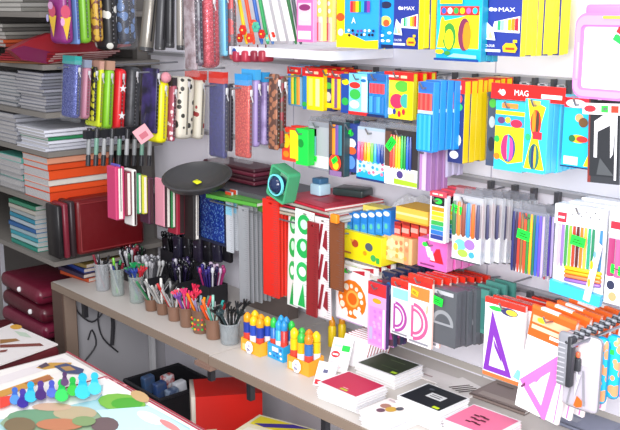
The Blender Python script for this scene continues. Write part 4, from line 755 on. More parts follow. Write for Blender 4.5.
# marker sets hanging low at the left
for i in range(9):
    a = P(88+i*7.6, 166, x=-2.5+.02*(i % 2)); mb = MB()
    mb.lathe([(.001, 0), (.0075, .001), (.0075, .03), (.0062, .031), (.0062, .085), (.0075, .086), (.0075, .112), (.001, .114)], M('#2e2f33', .3), 10)
    o = mb.obj('marker_pen', None, a, (-.1, 0, 0)); mb = MB(); mb.lathe([(.0066, .034), (.0067, .035), (.0067, .082), (.0066, .083)], M(('#8f9294', '#6f9a88', '#a8aaac')[i % 3], .35), 10); mb.obj('barrel_label', o)
    tag(o, 'black marker pen in the row hanging under the cases, %s from the left' % ORD[i], 'marker', 'marker pens hanging under the pencil cases')
a = P(112, 128, x=-2.5); mb = MB(); mb.box(-.02, P(84, 128, x=-2.5).y, -.004, .0, P(156, 128, x=-2.5).y, .02, M('#23242a', .4)); q = (-2.49, 0, P(112, 135, x=-2.5).z)
tag(mb.obj('marker_rack', None, q), 'dark strip from which the marker pens hang', 'rack')
# hanging folders, seen from their edges
def folders(x, w, px0, specs, where):
    px = px0
    for i, (p1, py0, py1, c, lab) in enumerate(specs):
        cy = (py0+py1)/2; y0 = P(px, cy, x=x+(w/2 if i else -w/2)).y; y1 = P(p1, cy, x=x+w/2).y
        zb = P((px+p1)/2, py1, x=x).z; zt = P((px+p1)/2, py0, x=x).z; t = max(.006, y1-y0-.002)
        mb = MB(); mb.rbox(-w/2, 0, 0, w/2, t, zt-zb, M(c, .4), .003, 1); mb.sm = [False]*len(mb.sm)
        o = mb.obj('folder', None, (x, y0, zb), (-.03, 0, 0)); mb = MB(); mb.box(w/2, t*.3, .004, w/2+.001, t*.7, (zt-zb)*.97, M('#e8e2da' if i % 3 else '#3a2a2a', .5)); mb.obj('elastic_band', o)
        tag(o, lab, 'folder', 'folders hanging %s' % where); px = p1
folders(-2.31, .05, 110, [(115, 164, 212, '#5a52a8', 'violet-blue folder at the left end of the hanging folders'), (125, 165, 218, '#c23a6a', 'crimson pink folder with orange lower edge'), (132, 170, 214, '#7a2a3a', 'dark crimson folder left of the white one'), (137, 168, 224, '#e9e6e2', 'white folder among the hanging folders'),
    (142, 172, 212, '#2a8a5a', 'green folder right of the white one'), (148, 174, 212, '#c8c83a', 'yellow-green folder among the hanging folders'), (154, 176, 222, '#4a1f3a', 'dark plum folder left of the pink one')], 'left of the pink one')
folders(-2.26, .05, 154, [(165, 178, 226, '#d990a2', 'pale pink folder in the middle of the hanging folders'), (171, 182, 226, '#3a1f26', 'blackish folder right of the pale pink one'), (176, 182, 226, '#1f7a3a', 'dark green folder right of the pink one'), (187, 182, 232, '#a3203a', 'crimson folder, last before the blue sequin pack')], 'right of the white one')
folders(-2.2, .05, 186, [(193, 180, 236, '#2a1a1e', 'black folder beside the blue sequin pack'), (200, 180, 238, '#1a1416', 'black folder touching the blue sequin pack')], 'beside the sequin pack')
q = P(199, 240, x=-2.1); a = P(226, 186, x=-2.02)
x0, x1, z0, z1 = face((199, 187, 226, 242), -.2); mb = MB(); mb.rbox(0, 0, 0, x1-x0, .03, z1-z0, M('#1c3f9e', .25, G, '#7fb4f4', 160), .008); o = mb.obj('sequin_case', None, (x0, -.2, z0))
mb = MB(); mb.ring(rr(-.002, -.002, x1-x0+.002, z1-z0+.002, .01), rr(.006, .006, x1-x0-.006, z1-z0-.006, .008), -.003, .004, M('#1d2442', .3)); mb.obj('border', o); tag(o, 'blue sequin pencil case with a dark border left of the grey ruler', 'pencil case')
# black dish-like pouch and dark folders
a = P(190, 176, x=-2.25)
mb = MB(); n = 16; L0 = ell(0, 0, .17, .055, n); bm_ = [(p[0], p[1]) for p in L0]
mb.lathe([(.001, 0), (.05, .002), (.085, .014), (.1, .034), (.094, .036), (.076, .018), (.001, .008)], M('#3a3a3c', .45), 24)
o = mb.obj('hanging_tray', None, (-2.16, -.26, P(190, 186, x=-2.2).z+.004), (.22, .16, 0)); o.scale = (1, 1, 1)
mb = MB(); mb.rbox(-.01, -.012, .014, .014, .006, .019, '#e2e61c', .002, 1); mb.obj('yellow_clip', o)
tag(o, 'dark grey shallow dish with a yellow clip above the hanging folders', 'dish')
for i in range(4):
    x0, x1, z0, z1 = face((203, 164+i*4.2, 254, 168+i*4.2), -.13-.004*i)
    mb = MB(); mb.rbox(-(x1-x0)/2, 0, 0, (x1-x0)/2, .09, z1-z0-.001, M(('#4a1f2c', '#6a2438', '#3f1a26', '#5c2030')[i], .4), .003, 1); mb.sm = [False]*len(mb.sm)
    tag(mb.obj('wallet_folder', None, ((x0+x1)/2, -.13-.004*i, z0)), 'dark maroon wallet folder lying above the green folder, %s from the top' % ORD[i], 'folder', 'dark maroon wallet folders')
mb = MB(); mb.box(-2.33, -.2, -.0, -1.9, -.001, .012, M('#57565c', .4)); z_ = face((203, 176, 254, 181), -.14)[2]-.014
tag(mb.obj('wall_shelf', None, (0, 0, z_)), 'dark shelf lip under the maroon wallet folders', 'shelf')
# maroon bag on the counter
x_ = -2.66; ya = P(77, 225, x=x_).y; yb_ = P(145, 225, x=x_).y; zt = P(110, 196, x=x_).z; zb = P(110, 254, x=-2.62).z
mb = MB(); mb.rbox(-.04, 0, 0, .04, yb_-ya, zt-zb, M('#6b1218', .35, 'wrinkle', None, 14), .014, 3); o = mb.obj('maroon_bag', None, (x_-.04, ya, zb))
mb = MB(); mb.tube([(.041, .012, .012), (.041, yb_-ya-.012, .012), (.041, yb_-ya-.012, zt-zb-.012), (.041, .012, zt-zb-.012), (.041, .012, .012)], .0022, '#8a2a2c', 5); mb.obj('piping', o)
tag(o, 'large maroon document bag standing behind the pen cups', 'bag')
y2 = P(66, 225, x=x_-.03).y
for i, (dy, c, lab) in enumerate(((-.022, '#35262a', 'dark brown upright folder pressed against the maroon bag'), (-.045, '#7a2434', 'crimson upright folder second from the maroon bag'), (-.066, '#1c1a1c', 'black upright folder at the left of the maroon bag'))):
    mb = MB(); mb.rbox(-.04, 0, 0, .04, .019, zt-zb-.004*i, M(c, .35), .004, 1); o = mb.obj('upright_folder', None, (x_-.04, ya+dy, zb)); tag(o, lab, 'folder', 'upright folders left of the maroon bag')
# coloured books under the bag
q9 = P(80, 276, z=CZ)
for i, (px, py, c, rt, sx, sy, dz, lab) in enumerate(((0, 0, '#b8481f', .25, .2, .22, 0, 'orange-red folder lying at the bottom beside the cup row'), (0, 0, '#3a2a44', .1, .2, .24, .011, 'dark plum folder lying on the orange-red one'), (0, 0, '#27408f', -.05, .18, .2, .022, 'blue folder lying on the dark plum one'), (0, 0, '#8a7440', .2, .16, .2, .033, 'tan folder lying directly under the maroon bag'))):
    book((q9.x-.0, q9.y+.06, CZ+.0005+dz*1.3), sx*.8, sy*.8, .0138, c, '#b8a090', rt*.5, lab, 'folder', 'folder', 'folders lying under the maroon bag', None)
# ================================================================ shelving at the far end
SHX = -2.86; SF = -.44
def plank(z, lab, x1=-2.715, y0=SF):
    mb = MB(); mb.box(-4.1, y0, z-.016, x1, -.02, z, M('#7f7a74', .6)); o = mb.obj('shelf_plank'); tag(o, lab, 'shelf', 'planks of the far book shelving')
lev = {}
def zc(px, py): return P(px, py, x=-2.73).z
planks = (zc(50, 262), zc(50, 203), zc(50, 152), zc(58, 112), zc(60, 64), zc(50, 12))
for z, l in zip(planks, ('lowest grey plank of the far shelving, beside the post', 'second plank of the far shelving, over the teal books', 'third plank of the far shelving, over the orange notebooks', 'fourth plank of the far shelving, over the white folders', 'fifth plank of the far shelving, under the red folder', 'topmost plank of the far shelving in the top left corner')):
    plank(z-.0, l)
mb = MB(); mb.box(-2.82, -.06, 0, -2.79, -.02, 1.75, M('#6a6662', .6)); tag(mb.obj('shelf_upright'), 'grey upright of the far shelving against the wall', 'upright')
mb = MB(); mb.box(-2.79, -.355, .02, -2.775, -.002, CZ-.03, M('#b9b8bc', .5)); tag(mb.obj('side_board'), 'light grey board closing the end under the counter behind the cables', 'board')
mb = MB(); mb.box(-4.1, -.02, 0, -2.80, -.001, 2.2, M('#5f5a57', .7)); tag(mb.obj('backboard'), 'dark back panel of the far shelving', 'panel')
def pile(z, n, th, cols, pages, sx, sy, x, y, what, where, cat='book', jit=.006, rot=0., spine='x1', nm='book', rnd=1):
    zz = z+.0005
    for i in range(n):
        c = cols[i % len(cols)]; t = th[i % len(th)]
        book((x+random.uniform(-jit, jit), y+random.uniform(-jit, jit), zz), sx, sy, t, c, pages, rot+random.uniform(-.02, .02)*rnd, '%s %s, %s from the bottom' % (what[i % len(what)], where, ORD[i] if i < len(ORD) else 'top'), cat, nm, '%s' % where.strip(), None, spine=spine)
        zz += t+.0004
    return zz
gcol = ['#8b8c96', '#74767e', '#9a9ba6', '#7d7e8a']
hh = planks
def fit(z0, z1, n, k=.9): return [((z1-z0-.016)*k)/n]
# between plank0 and plank1: teal / grey
pile(hh[0], 10, fit(hh[0], hh[1], 10, .86), ['#2a8a78', '#a8c4c4', '#3a9aa8', '#9ab0b8', '#2a5f98', '#b0bcc4', '#2a86a0', '#a0a8a8', '#b4b0a4', '#3a8a6a'], '#8f9496', .2, .19, -2.97, -.33, ['teal and grey workbook'], 'in the left pile under the orange notebooks', spine='y0')
pile(hh[0], 9, fit(hh[0], hh[1], 9, .8), ['#9a9c9e', '#8a8c8c', '#a8a8a6', '#7a7c7c'], '#8a8a88', .17, .16, -2.91, -.17, ['grey paper pad'], 'in the right pile under the orange notebooks', spine='y0', jit=.012)
# orange notebooks
z = hh[1]
oc = ['#d8451c', '#e8521f', '#d9d2c8', '#e2501e', '#dc4a1a', '#e8a080']
zz = z+.0005; tt = (hh[2]-hh[1]-.018)/6*.96
for i in range(6):
    book((-2.825+random.uniform(-.004, .004), -.315, zz), .18, .235, tt*(1.3 if i in (0, 3) else .85), oc[i], '#9a9ba2', random.uniform(-.01, .01), '%s notebook on the second plank, %s from the bottom' % ('pale' if i in (2, 5) else 'orange', ORD[i]), 'notebook', 'notebook', 'orange notebooks on the far shelving', spine='x1')
    zz += tt*(1.3 if i in (0, 3) else .85)+.0004
pile(hh[1], 6, fit(hh[1], hh[2], 6, .8), ['#8f9094', '#a2a3a8', '#3f9a8a', '#9a9ca0', '#b9b8bc', '#5ab0a0'], '#88898f', .19, .26, -3.03, -.3, ['grey notebook'], 'left of the orange notebooks')
# white folders
pile(hh[2], 6, fit(hh[2], hh[3], 6, .62), ['#d9dbe6', '#c8cad4', '#dfe1ec', '#2f8a5a', '#e2e4ee', '#e8eaf4'], '#a0a2aa', .2, .27, -2.83, -.30, ['white folder'], 'over the orange notebooks', 'folder', nm='folder')
pile(hh[2], 7, fit(hh[2], hh[3], 7, .9), ['#9c9da4', '#8a8b92', '#a9aab2'], '#84858c', .17, .27, -3.04, -.3, ['grey notebook'], 'left of the white folders')
# grey thin papers
pile(hh[3], 12, fit(hh[3], hh[4], 12, .88), gcol, '#82848f', .19, .22, -2.83, -.32, ['thin grey exercise book'], 'over the white folders', jit=.009)
pile(hh[3], 10, fit(hh[3], hh[4], 10, .8), ['#8a8c92', '#6f7f86', '#9a9ca2'], '#8f9198', .17, .2, -3.03, -.32, ['grey exercise book'], 'left of the thin grey ones', jit=.009)
# red folders projecting
mb = MB()
for i in range(5):
    t = .0065
    o = book((-2.88+.012*i, -.34+.008*i, hh[4]+.001+i*(t+.0006)), .24, .27, t, ('#7a4a24', '#8a1c22', '#96202a', '#7a1420', '#8c1c24')[i], '#a8504a', .35-.03*i, ('brown folder under the red ones projecting from the fifth plank', 'red folder, lowest of the four projecting from the fifth plank', 'red folder, second of the four projecting from the fifth plank', 'dark red folder, third of the four projecting from the fifth plank', 'red folder, topmost of those projecting from the fifth plank')[i], 'folder', 'folder', 'folders projecting at the top left')
rp = [P(a_, b_, x=-2.72) for a_, b_ in ((10, 50), (22, 60), (48, 64), (75, 57), (100, 50), (131, 46), (131, 41), (95, 41), (52, 33), (30, 40))]
mb = MB(); mb.prism([(p_.y, p_.z) for p_ in rp], -2.76, -2.72, M('#8a1a24', .35), None, 'x'); o = mb.obj('document_folder')
mb = MB(); mb.prism([(p_.y, p_.z+.001) for p_ in (rp[0], rp[1], rp[2], P(50, 52, x=-2.72), P(24, 46, x=-2.72))], -2.7195, -2.7185, M('#6a1640', .35), None, 'x'); mb.obj('plum_flap', o)
tag(o, 'thick dark red folder with a plum flap drooping from the fifth plank', 'folder')
pile(hh[4]+.045, 6, [.012], ['#9a3a2a', '#b8502a', '#6a6660', '#8a8880', '#55524e', '#7a7872'], '#8a8680', .2, .24, -3.08, -.32, ['faded folder'], 'behind the red folders', 'folder', nm='folder')
pile(hh[5], 5, [.014], ['#7a7872', '#8f8d88', '#5f5d58', '#a8a69e', '#7c7a72'], '#9a988f', .22, .26, -2.96, -.3, ['grey ledger'], 'on the topmost plank', 'ledger', nm='ledger')
# books lying on the lowest plank towards the aisle
book((-3.0, -.36, hh[0]+.0), .2, .1, .0, '#8a7a50') if 0 else None
# maroon bundles below the lowest plank
zf = hh[0]-.016
for i in range(7):
    zt_ = .62-.062*i
    mb = MB(); mb.rbox(-.16, -.15, 0, .16, .15, .055, M(('#6a1a30', '#571626', '#74203a', '#3a2024')[i % 4], .3, 'wrinkle', None, 12), .022, 3)
    o = mb.obj('maroon_bundle', None, (-2.985+.01*(i % 2), -.30, zt_), (0, 0, .03*(i % 3-1)))
    mb = MB(); mb.tube([(.161, -.13, .028), (.161, .13, .028)], .002, '#3a0e18', 5); mb.obj('seam', o)
    if i in (0, 1):
        mb = MB(); mb.lathe([(1e-5, -.009), (.006, -.007), (.0085, 0), (.006, .007), (1e-5, .009)], M('#f0f0f0', .3), 10, (.02+.06*i, -.152, .03)); mb.obj('white_button', o)
    tag(o, 'maroon folded bag under the far shelving, %s from the top' % ORD[i], 'bag', 'folded maroon bags under the far shelving')
# ================================================================ pen cups on the counter
cupc = [('#c8ccd0', .35), ('#b8c4c0', .35), ('#7a5a48', .9), ('#7c5c4a', .9), ('#866452', .9), ('#80604e', .9), ('#7a5a48', .9), ('#84624f', .9), ('#b8c0c4', .4)]
cups = [  # px, py of the base, top py, radius, cup colour index, pens, description
    (103, 290, 262, .024, 0, ['#1a1a1c', '#2a2a2e', '#1f1f24', '#3a3a40', '#8a2a3a', '#222222'], 'clear cup nearest the maroon bag'),
    (118, 295, 268, .022, 1, ['#8a2030', '#2f8a4a', '#7acb3a', '#c8c8c8', '#2a3a7a', '#1a1a1c'], 'second clear cup from the maroon bag'),
    (137, 302, 276, .024, 1, ['#1f8f4f', '#16a05a', '#2a9a5a', '#24356f', '#2a45a0', '#c82a3a', '#d8323c'], 'cup of green pens'),
    (152, 310, 296, .021, 2, ['#d8d8d4', '#8a8a88', '#3a8a5a', '#b8b4ae', '#5a5a58', '#1a1a1c'], 'first brown cup beside the green pens'),
    (163, 314, 300, .019, 3, ['#9a9a98', '#c8c8c4', '#4a4a48', '#222222', '#e8e6e0'], 'second brown cup from the green pens'),
    (175, 320, 303, .021, 4, ['#b9b9b6', '#efefec', '#2a2a2a', '#3a7a5a', '#8a8a8a', '#c82a2a'], 'brown cup holding the white correction pen'),
    (187, 326, 304, .021, 5, ['#e82a6a', '#f03a5a', '#d81f4a', '#e83a7a', '#f0506a', '#7a4aa0'], 'cup of hot pink pens'),
    (201, 332, 306, .024, 6, ['#e83a4a', '#5a8a7a', '#6a8a9a', '#d82a3a', '#f0801c', '#9a8ab0', '#f2a01b'], 'cup with a red and green patterned sleeve'),
    (214, 338, 316, .023, 7, ['#2fa09a', '#8fc8b8', '#f0702a', '#e8501c', '#5fb09a', '#c8e0d8', '#8a2020'], 'brown cup of turquoise and orange pens'),
    (230, 343, 320, .028, 8, ['#1a1c1e', '#20302f', '#141516', '#2a3f44', '#101112', '#1f2a2c', '#17181a', '#2b2b2e'], 'clear cup of black bristly pens')]
DIRW = ['leaning to the left', 'leaning towards the wall', 'leaning to the right', 'leaning towards the aisle', 'leaning left and outwards', 'standing almost upright', 'leaning right and backwards', 'at the rear rim']
NM = {'1': 'dark', '2': 'dark', '3': 'dark'}
def cname(h):
    r, g, b = [int(h[i:i+2], 16) for i in (1, 3, 5)]
    mx, mn = max(r, g, b), min(r, g, b)
    if mx < 75: return 'black'
    if mx-mn < 28: return 'white' if mx > 215 else 'light grey' if mx > 150 else 'grey'
    if r == mx: return ('orange' if g > b+50 and g > 90 else 'pink' if b > g+15 and mx > 180 else 'red') if not (g > 180) else 'yellow'
    if g == mx: return 'green' if b < g-25 else 'turquoise'
    return 'violet' if r > g+15 else 'blue'
for ci, (px, pb, pt, r, ck, pens, lab) in enumerate(cups):
    b = P(px, pb, z=CZ); h = .05 if ck in (0, 1) else .045
    h = max(.035, (pb-pt)*.0032*(.8 if ck > 1 else 1))
    mt = M(cupc[ck][0], .25, 'clear', None, cupc[ck][1], 0., .7) if ck in (0, 1, 8) else M(cupc[ck][0], .35)
    mb = MB(); mb.lathe([(.001, .001), (r*.86, .001), (r*.9, .003), (r, h), (r*.94, h), (r*.84, .005), (.001, .005)], mt, 20)
    o = mb.obj('pen_cup', None, (b.x, b.y, CZ)); tag(o, lab+' on the far counter board', 'cup', 'pen cups in a row on the counter')
    mb = MB(); mb.lathe([(r*.98, h-.004), (r*1.06, h-.003), (r*1.06, h+.001), (r*.94, h+.001)], mt, 20); mb.obj('rim', o)
    if ck == 6:
        mb = MB()
        for j in range(14):
            for k in range(3):
                a = j*2*pi/14; mb.lathe([(1e-5, 0), (.003, .001), (.003, .005), (1e-5, .006)], ('#e83a3a', '#3ab84a', '#f2b01b')[(j+k) % 3], 6, (r*1.0*cos(a), r*1.0*sin(a), .012+k*.014))
        mb.obj('patterned_sleeve', o)
    for i, c in enumerate(pens):
        a = i*2*pi/len(pens)+ci; L_ = random.uniform(.092, .118); rad = r*.62
        p0 = Vector((b.x+rad*.45*cos(a+2.6), b.y+rad*.45*sin(a+2.6), CZ+.006)); d = Vector((b.x+rad*1.15*cos(a), b.y+rad*1.15*sin(a), CZ+h))-p0; d.normalize(); p1 = p0+d*L_
        mb = MB(); rp = .0042; mb.tube([p0, p0+d*.012, p1-d*.02, p1-d*.018, p1], [.001, rp*.85, rp*.85, rp*1.1, rp*.9], M(c, .3), 7); o = mb.obj('pen')
        mb = MB(); cap = p1-d*.018; sd = d.orthogonal().normalized(); mb.tube([cap+sd*rp*1.4, cap+sd*rp*1.4-d*.028], .0011, M('#c8c8cc', .3), 5)
        if ci == 9 or ci == 6 or ci == 2:
            for q in range(7):
                th = q*2*pi/7; u = (sd*cos(th)+d.cross(sd)*sin(th)); mb.tube([p1-d*.012, p1+u*.011+d*.006], [.0035, .0022], M(c, .4), 5)
        mb.obj('clip', o)
        tag(o, '%s pen %s in the %s' % (cname(c), DIRW[i], lab.replace('the ', '')), 'pen', 'pens in the '+lab)
# small dense novelty pens behind the cups, in a dark box
bx = P(205, 290, z=CZ)
nb = 0
for j, (px, pb, cols, lab, wd) in enumerate(((150, 283, ['#8a8a90', '#b8b8bc', '#5a5a5e', '#d0d0d0'], 'grey box of silver pens behind the brown cups', .075), (182, 287, ['#1a1a20', '#2a2240', '#d8d4e0', '#141418', '#3a2a5a'], 'black box of dark pens behind the pink pens', .075), (212, 292, ['#2a1f50', '#b83a7a', '#e0c8e0', '#1a1530', '#e8e8f0', '#3a3080'], 'black box of purple-topped pens beside the grey rulers', .07), (178, 268, ['#141418', '#1f1d2c', '#101014', '#2c2836'], 'rear black box of pens under the hanging folders', .08), (212, 270, ['#1a1530', '#2a2a6a', '#0f0f14', '#e8e8f0'], 'rear black box of pens left of the grey rulers', .07), (133, 268, ['#2a2a3a', '#3a6a4a', '#8a2a3a', '#1a1a1c', '#c8c8cc'], 'leftmost box of mixed pens behind the green pen cup', .07))):
    b = P(px, pb+10, z=CZ+.0); b.y = min(b.y, -.05-wd/2 if j < 3 else -.04-wd/2); hb = .06 if j < 3 else .1 if j < 5 else .05
    mb = MB()
    for (xa, ya_, xb, yb2) in ((-wd/2, -wd/2, wd/2, -wd/2+.002), (-wd/2, wd/2-.002, wd/2, wd/2), (-wd/2, -wd/2+.002, -wd/2+.002, wd/2-.002), (wd/2-.002, -wd/2+.002, wd/2, wd/2-.002)): mb.box(xa, ya_, 0, xb, yb2, hb, M('#28272c', .4))
    mb.box(-wd/2+.002, -wd/2+.002, 0, wd/2-.002, wd/2-.002, .002, M('#28272c', .4))
    o = mb.obj('pen_box', None, (b.x, b.y, CZ+.0005)); tag(o, lab, 'box')
    n = 6
    for i in range(n):
        for k in range(n):
            c = random.choice(cols); xx = b.x-wd*.4+wd*.8*i/(n-1)+random.uniform(-.003, .003); yy = b.y-wd*.4+wd*.8*k/(n-1)+random.uniform(-.003, .003); hz = hb+random.uniform(.035, .06)
            mb = MB(); mb.tube([(xx*.4+b.x*.6, yy*.4+b.y*.6, CZ+.004), (xx, yy, CZ+hz-.012), (xx, yy, CZ+hz-.010), (xx, yy, CZ+hz+.003), (xx, yy, CZ+hz+.006)], [.0025, .003, .0055, .0055, .002], M(c, .25), 6)
            tag(mb.obj('pen'), '%s pen in the %s, %s across, %s back' % (cname(c), lab.split(' behind')[0].split(' under')[0].split(' beside')[0].replace('box of', 'box with'), ORD[i], ORD[k]) if j not in (3, 4) else '%s pen in the %s pen box %s, %s across, %s back' % (cname(c), 'rear', 'under the folders' if j == 3 else 'by the rulers', ORD[i], ORD[k]), 'pen', 'pens in the '+lab)
for i in range(7):
    q = P(168+i*10, 262, y=-.11-.012*(i % 2)); hh5 = .085
    mb = MB(); mb.rbox(-.02, -.008, 0, .02, .008, hh5, M(('#17161c', '#221f33', '#14141a', '#2a2336')[i % 4], .35, 'wrinkle', None, 40), .006); mb.tube([(-.008, 0, hh5), (0, 0, hh5+.02), (.008, 0, hh5)], .0015, '#4a4a52', 5)
    o = mb.obj('glasses_pouch', None, q, (0, random.uniform(-.1, .1), 0)); mb = MB(); mb.lathe([(1e-5, -.003), (.003, 0), (1e-5, .003)], M('#b8b4c4', .3), 8, (0, -.0095, hh5*.6)); mb.obj('snap_button', o)
    tag(o, 'small black pouch hanging behind the pen boxes, %s from the left' % ORD[i], 'pouch', 'black pouches behind the pen boxes')
# ---- display boxes of glue and highlighters
def dbox(px0, px1, pyf, h, col, lab, items, cols_, rows=3, depth=.07, over=.05, top=1.7, tagb=True, cyan=False, nm='display_box', rad=None, short=''):
    a = P(px0, pyf, z=CZ); b = P(px1, pyf+(px1-px0)*.3, z=CZ); y0 = (a.y+b.y)/2; w = b.x-a.x; xc = (a.x+b.x)/2; mc = M(col, .45)
    mb = MB(); t = .0015
    mb.box(-w/2, 0, 0, w/2, t, h, mc); mb.box(-w/2, depth-t, 0, w/2, depth, h*1.2, mc); mb.box(-w/2, t, 0, w/2, depth-t, t, mc)
    for s_ in (-1, 1): mb.prism([(0+t, t), (depth-t, t), (depth-t, h*1.2), (t, h)], (w/2-t)*s_, (w/2)*s_, mc, None, 'x')
    if cyan: art(mb, [('g', .05, .1, .95, .9, 4, 3, ['#f4f4f8', '#1a6fc0', '#2fb0e8']), ('r', .3, .55, .7, .85, '#f0f4f8')], w, h, ox=-w/2)
    else: art(mb, [('r', .08, .1, .3, .6, '#f8d88a')], w, h, ox=-w/2)
    o = mb.obj(nm, None, (xc, y0, CZ+.0005)); tag(o, lab, 'display box', 'display boxes on the counter')
    if tagb:
        mb = MB(); m4 = Matrix.Translation((w*.0, -.004, h*.5)) @ Matrix.Rotation(.35, 4, 'Y')
        mb.prism(ell(0, 0, .016, .018, 8), -.001, 0, '#fbf9ff', m4); art(mb, [('t', '30', .28, .52, .2, '#4a3a8a'), ('r', .3, .3, .7, .38, '#4a3a8a'), ('r', .35, .2, .6, .25, '#4a3a8a')], .032, .036, m4, -.016, -.018, -.001)
        mb.obj('price_tag', o)
    n = cols_; r = min(w/n, depth/rows)*.44
    for j in range(rows):
        for i in range(n):
            c, cap = items[(i+j) % len(items)]; xx = xc-w/2+w*(i+.5)/n; yy = y0+depth*(j+.5)/rows; H = h*top*random.uniform(.95, 1.05)
            mb = MB(); mb.lathe([(.001, 0), (r*.95, .001), (r, .004), (r, H*.72), (r*.75, H*.74), (r*.75, H*.76)], M(c, .3), 12); q = mb.obj('glue_bottle', None, (xx, yy, CZ+.0025))
            mb = MB(); mb.lathe([(r*.9, H*.75), (r*.98, H*.76), (r*.98, H*.9), (r*.5, H*.97), (.001, H)], M(cap, .3), 12); mb.obj('cap', q)
            mb = MB(); mb.lathe([(r*1.01, H*.25), (r*1.02, H*.3), (r*1.02, H*.46), (r*1.01, H*.47)], M('#e8e6ee' if (i+j) % 2 else '#d8402f', .4), 12); mb.obj('label_band', q)
            tag(q, '%s bottle with %s cap in the %s, %s across, %s back' % (cname(c), cname(cap), short, ORD[i], ORD[j]), 'glue bottle', 'bottles in the '+lab)
dbox(239, 262, 350, .034, '#f0b02a', 'orange display box, first one right of the black pens', [('#2a3fa0', '#f2a01b'), ('#2f4fb8', '#f8c81c')], 3, 2, .05, top=2.9, short='left orange box')
dbox(266, 285, 357, .04, '#2aa4dc', 'cyan display box, between the two orange ones', [('#2f6fb8', '#2fc04a'), ('#3fb0e0', '#2f9fe0'), ('#c83a3a', '#2f8fd0')], 3, 2, .05, cyan=True, tagb=False, top=2.6, short='cyan box')
dbox(285, 311, 369, .036, '#efa52a', 'orange display box, nearest the notebooks', [('#f4c81c', '#f2d21c'), ('#f2b81c', '#3fb84a'), ('#3a6fb0', '#f28a1b')], 3, 2, .05, top=2.9, short='right orange box')
for i, (px, py) in enumerate(((321, 350), (331, 348))):
    b = P(px, py, z=CZ); mb = MB(); mb.lathe([(.001, 0), (.011, .001), (.011, .055), (.008, .06)], M('#f2cf1c', .3), 14); o = mb.obj('glue_bottle', None, (b.x, b.y+.04, CZ+.0005)); mb = MB(); mb.lathe([(.0085, .059), (.0085, .07), (.003, .082), (.001, .084)], M('#f0a01c', .3), 14); mb.obj('cap', o)
    tag(o, 'yellow bottle behind the white pads, %s' % ('left one', 'right one')[i], 'bottle', 'yellow bottles behind the white pads')
# netted beads-like tray behind glue
a = P(262, 300, z=CZ+.03); mb = MB(); mb.rbox(-.11, -.025, 0, .11, .025, .012, M('#9a8478', .6, 'flowers', '#c8a898', 90), .004); o = mb.obj('pencil_tray', None, (a.x+.02, -.07, CZ+.07)); tag(o, 'brownish speckled tray behind the glue boxes', 'tray')
mb = MB(); mb.box(-.11, -.02, 0, .11, .02, .069, M('#6a5f5a', .6)); tag(mb.obj('tray_riser', None, (a.x+.02, -.07, CZ+.0005)), 'brown riser box under the speckled tray', 'box')
# ---- white pads standing in front of the notebooks
def ribbon(px, py, ww, hh_, col, lab, rz, tilt, ops, n=1, nm='notepad', dy=.0):
    b = P(px, py, z=CZ)
    mb = MB(); mb.box(-ww/2, 0, 0, ww/2, .006, hh_, M(col, .45)); art(mb, ops, ww, hh_, ox=-ww/2)
    o = mb.obj(nm, None, (b.x, b.y+dy, CZ+.001), (tilt, 0, rz)); tag(o, lab, 'notepad'); return o
pd = [('r', 0, .8, 1, 1, '#eef4f4'), ('r', .52, .62, .92, .8, '#22c44a'), ('r', .1, .72, .5, .8, '#b8e0c8'), ('e', .28, .5, .22, .1, '#e0303e'), ('r', .14, .47, .42, .52, '#ffffff'), ('r', .1, .25, .9, .3, '#e0e0e8'), ('r', .1, .12, .7, .17, '#e8d8dc')]
ribbon(336, 372, .055, .085, '#f6f4f6', 'white notepad with red oval and green sticker, front of the leaning pads', .35, -.55, pd)
ribbon(322, 387, .05, .06, '#f2f0f4', 'white card with a small red block leaning at the counter edge', .35, -.6, [('r', .05, .05, .6, .25, '#d82a34'), ('r', .35, .55, .6, .7, '#5a5a7a'), ('r', .1, .8, .8, .84, '#c8c8d0')])
for i in range(8):
    b = P(350+i*3.2, 366-i*1.2, z=CZ); mb = MB(); mb.box(-.035, 0, 0, .035, .0045, .075, M('#f6f2f4', .45)); o = mb.obj('notebook', None, (b.x, b.y, CZ+.0008), (-.35, .2, .5))
    mb = MB(); mb.box(.0352, -.0004, 0, .0362, .0049, .075, M('#b82034', .4)); mb.box(-.0362, -.0004, .0, .0362, .0049, -.0004+.0, M('#b82034', .4)); mb.box(-.035, -.0006, .0752, .0362, .0049, .0762, M('#b82034', .4)); mb.obj('red_binding', o)
    tag(o, 'leaning white notebook with red edges, %s from the left' % ORD[i], 'notebook', 'leaning red-edged notebooks')
# ---- notebook piles
def npile(pts_z, n, th, cx, cy, sx, sy, rot, cols, what, where, topops, topcol, jit=.004, z=CZ, page='#f2f1f4', labtop=None, cat='notebook'):
    zz = z+.0006
    for i in range(n):
        c = cols[i % len(cols)] if i < n-1 else topcol
        book((cx+random.uniform(-jit, jit), cy+random.uniform(-jit, jit), zz), sx, sy, th, c, page, rot+random.uniform(-.03, .03), (labtop if i == n-1 else '%s, %s from the bottom %s' % (what, ORD[i], where)), cat, 'notebook', 'notebooks %s' % where, topops if i == n-1 else None, spine='no')
        zz += th+.0005
    return zz
def at(px, py, z): q = P(px, py, z=z); return q.x, q.y
R0 = 0.04
x_, y_ = at(390, 365, CZ+.03)
blk = [('r', .0, .0, 1, 1, '#f2f1f4'), ('r', .05, .05, .95, .95, '#2e3a26'), ('r', .4, .7, .75, .74, '#5a6a4a'), ('r', .45, .3, .85, .34, '#4a5a3a'), ('r', .8, .1, .93, .2, '#b8e02a')]
npile(0, 4, .0075, x_, y_, .13, .105, R0, ['#e8e8ea', '#f4f4f6'], 'white notebook', 'under the olive-black one', blk, '#f2f1f4', labtop='olive-black covered notebook on top of the rear pile')
x_, y_ = at(352, 386, CZ+.035)
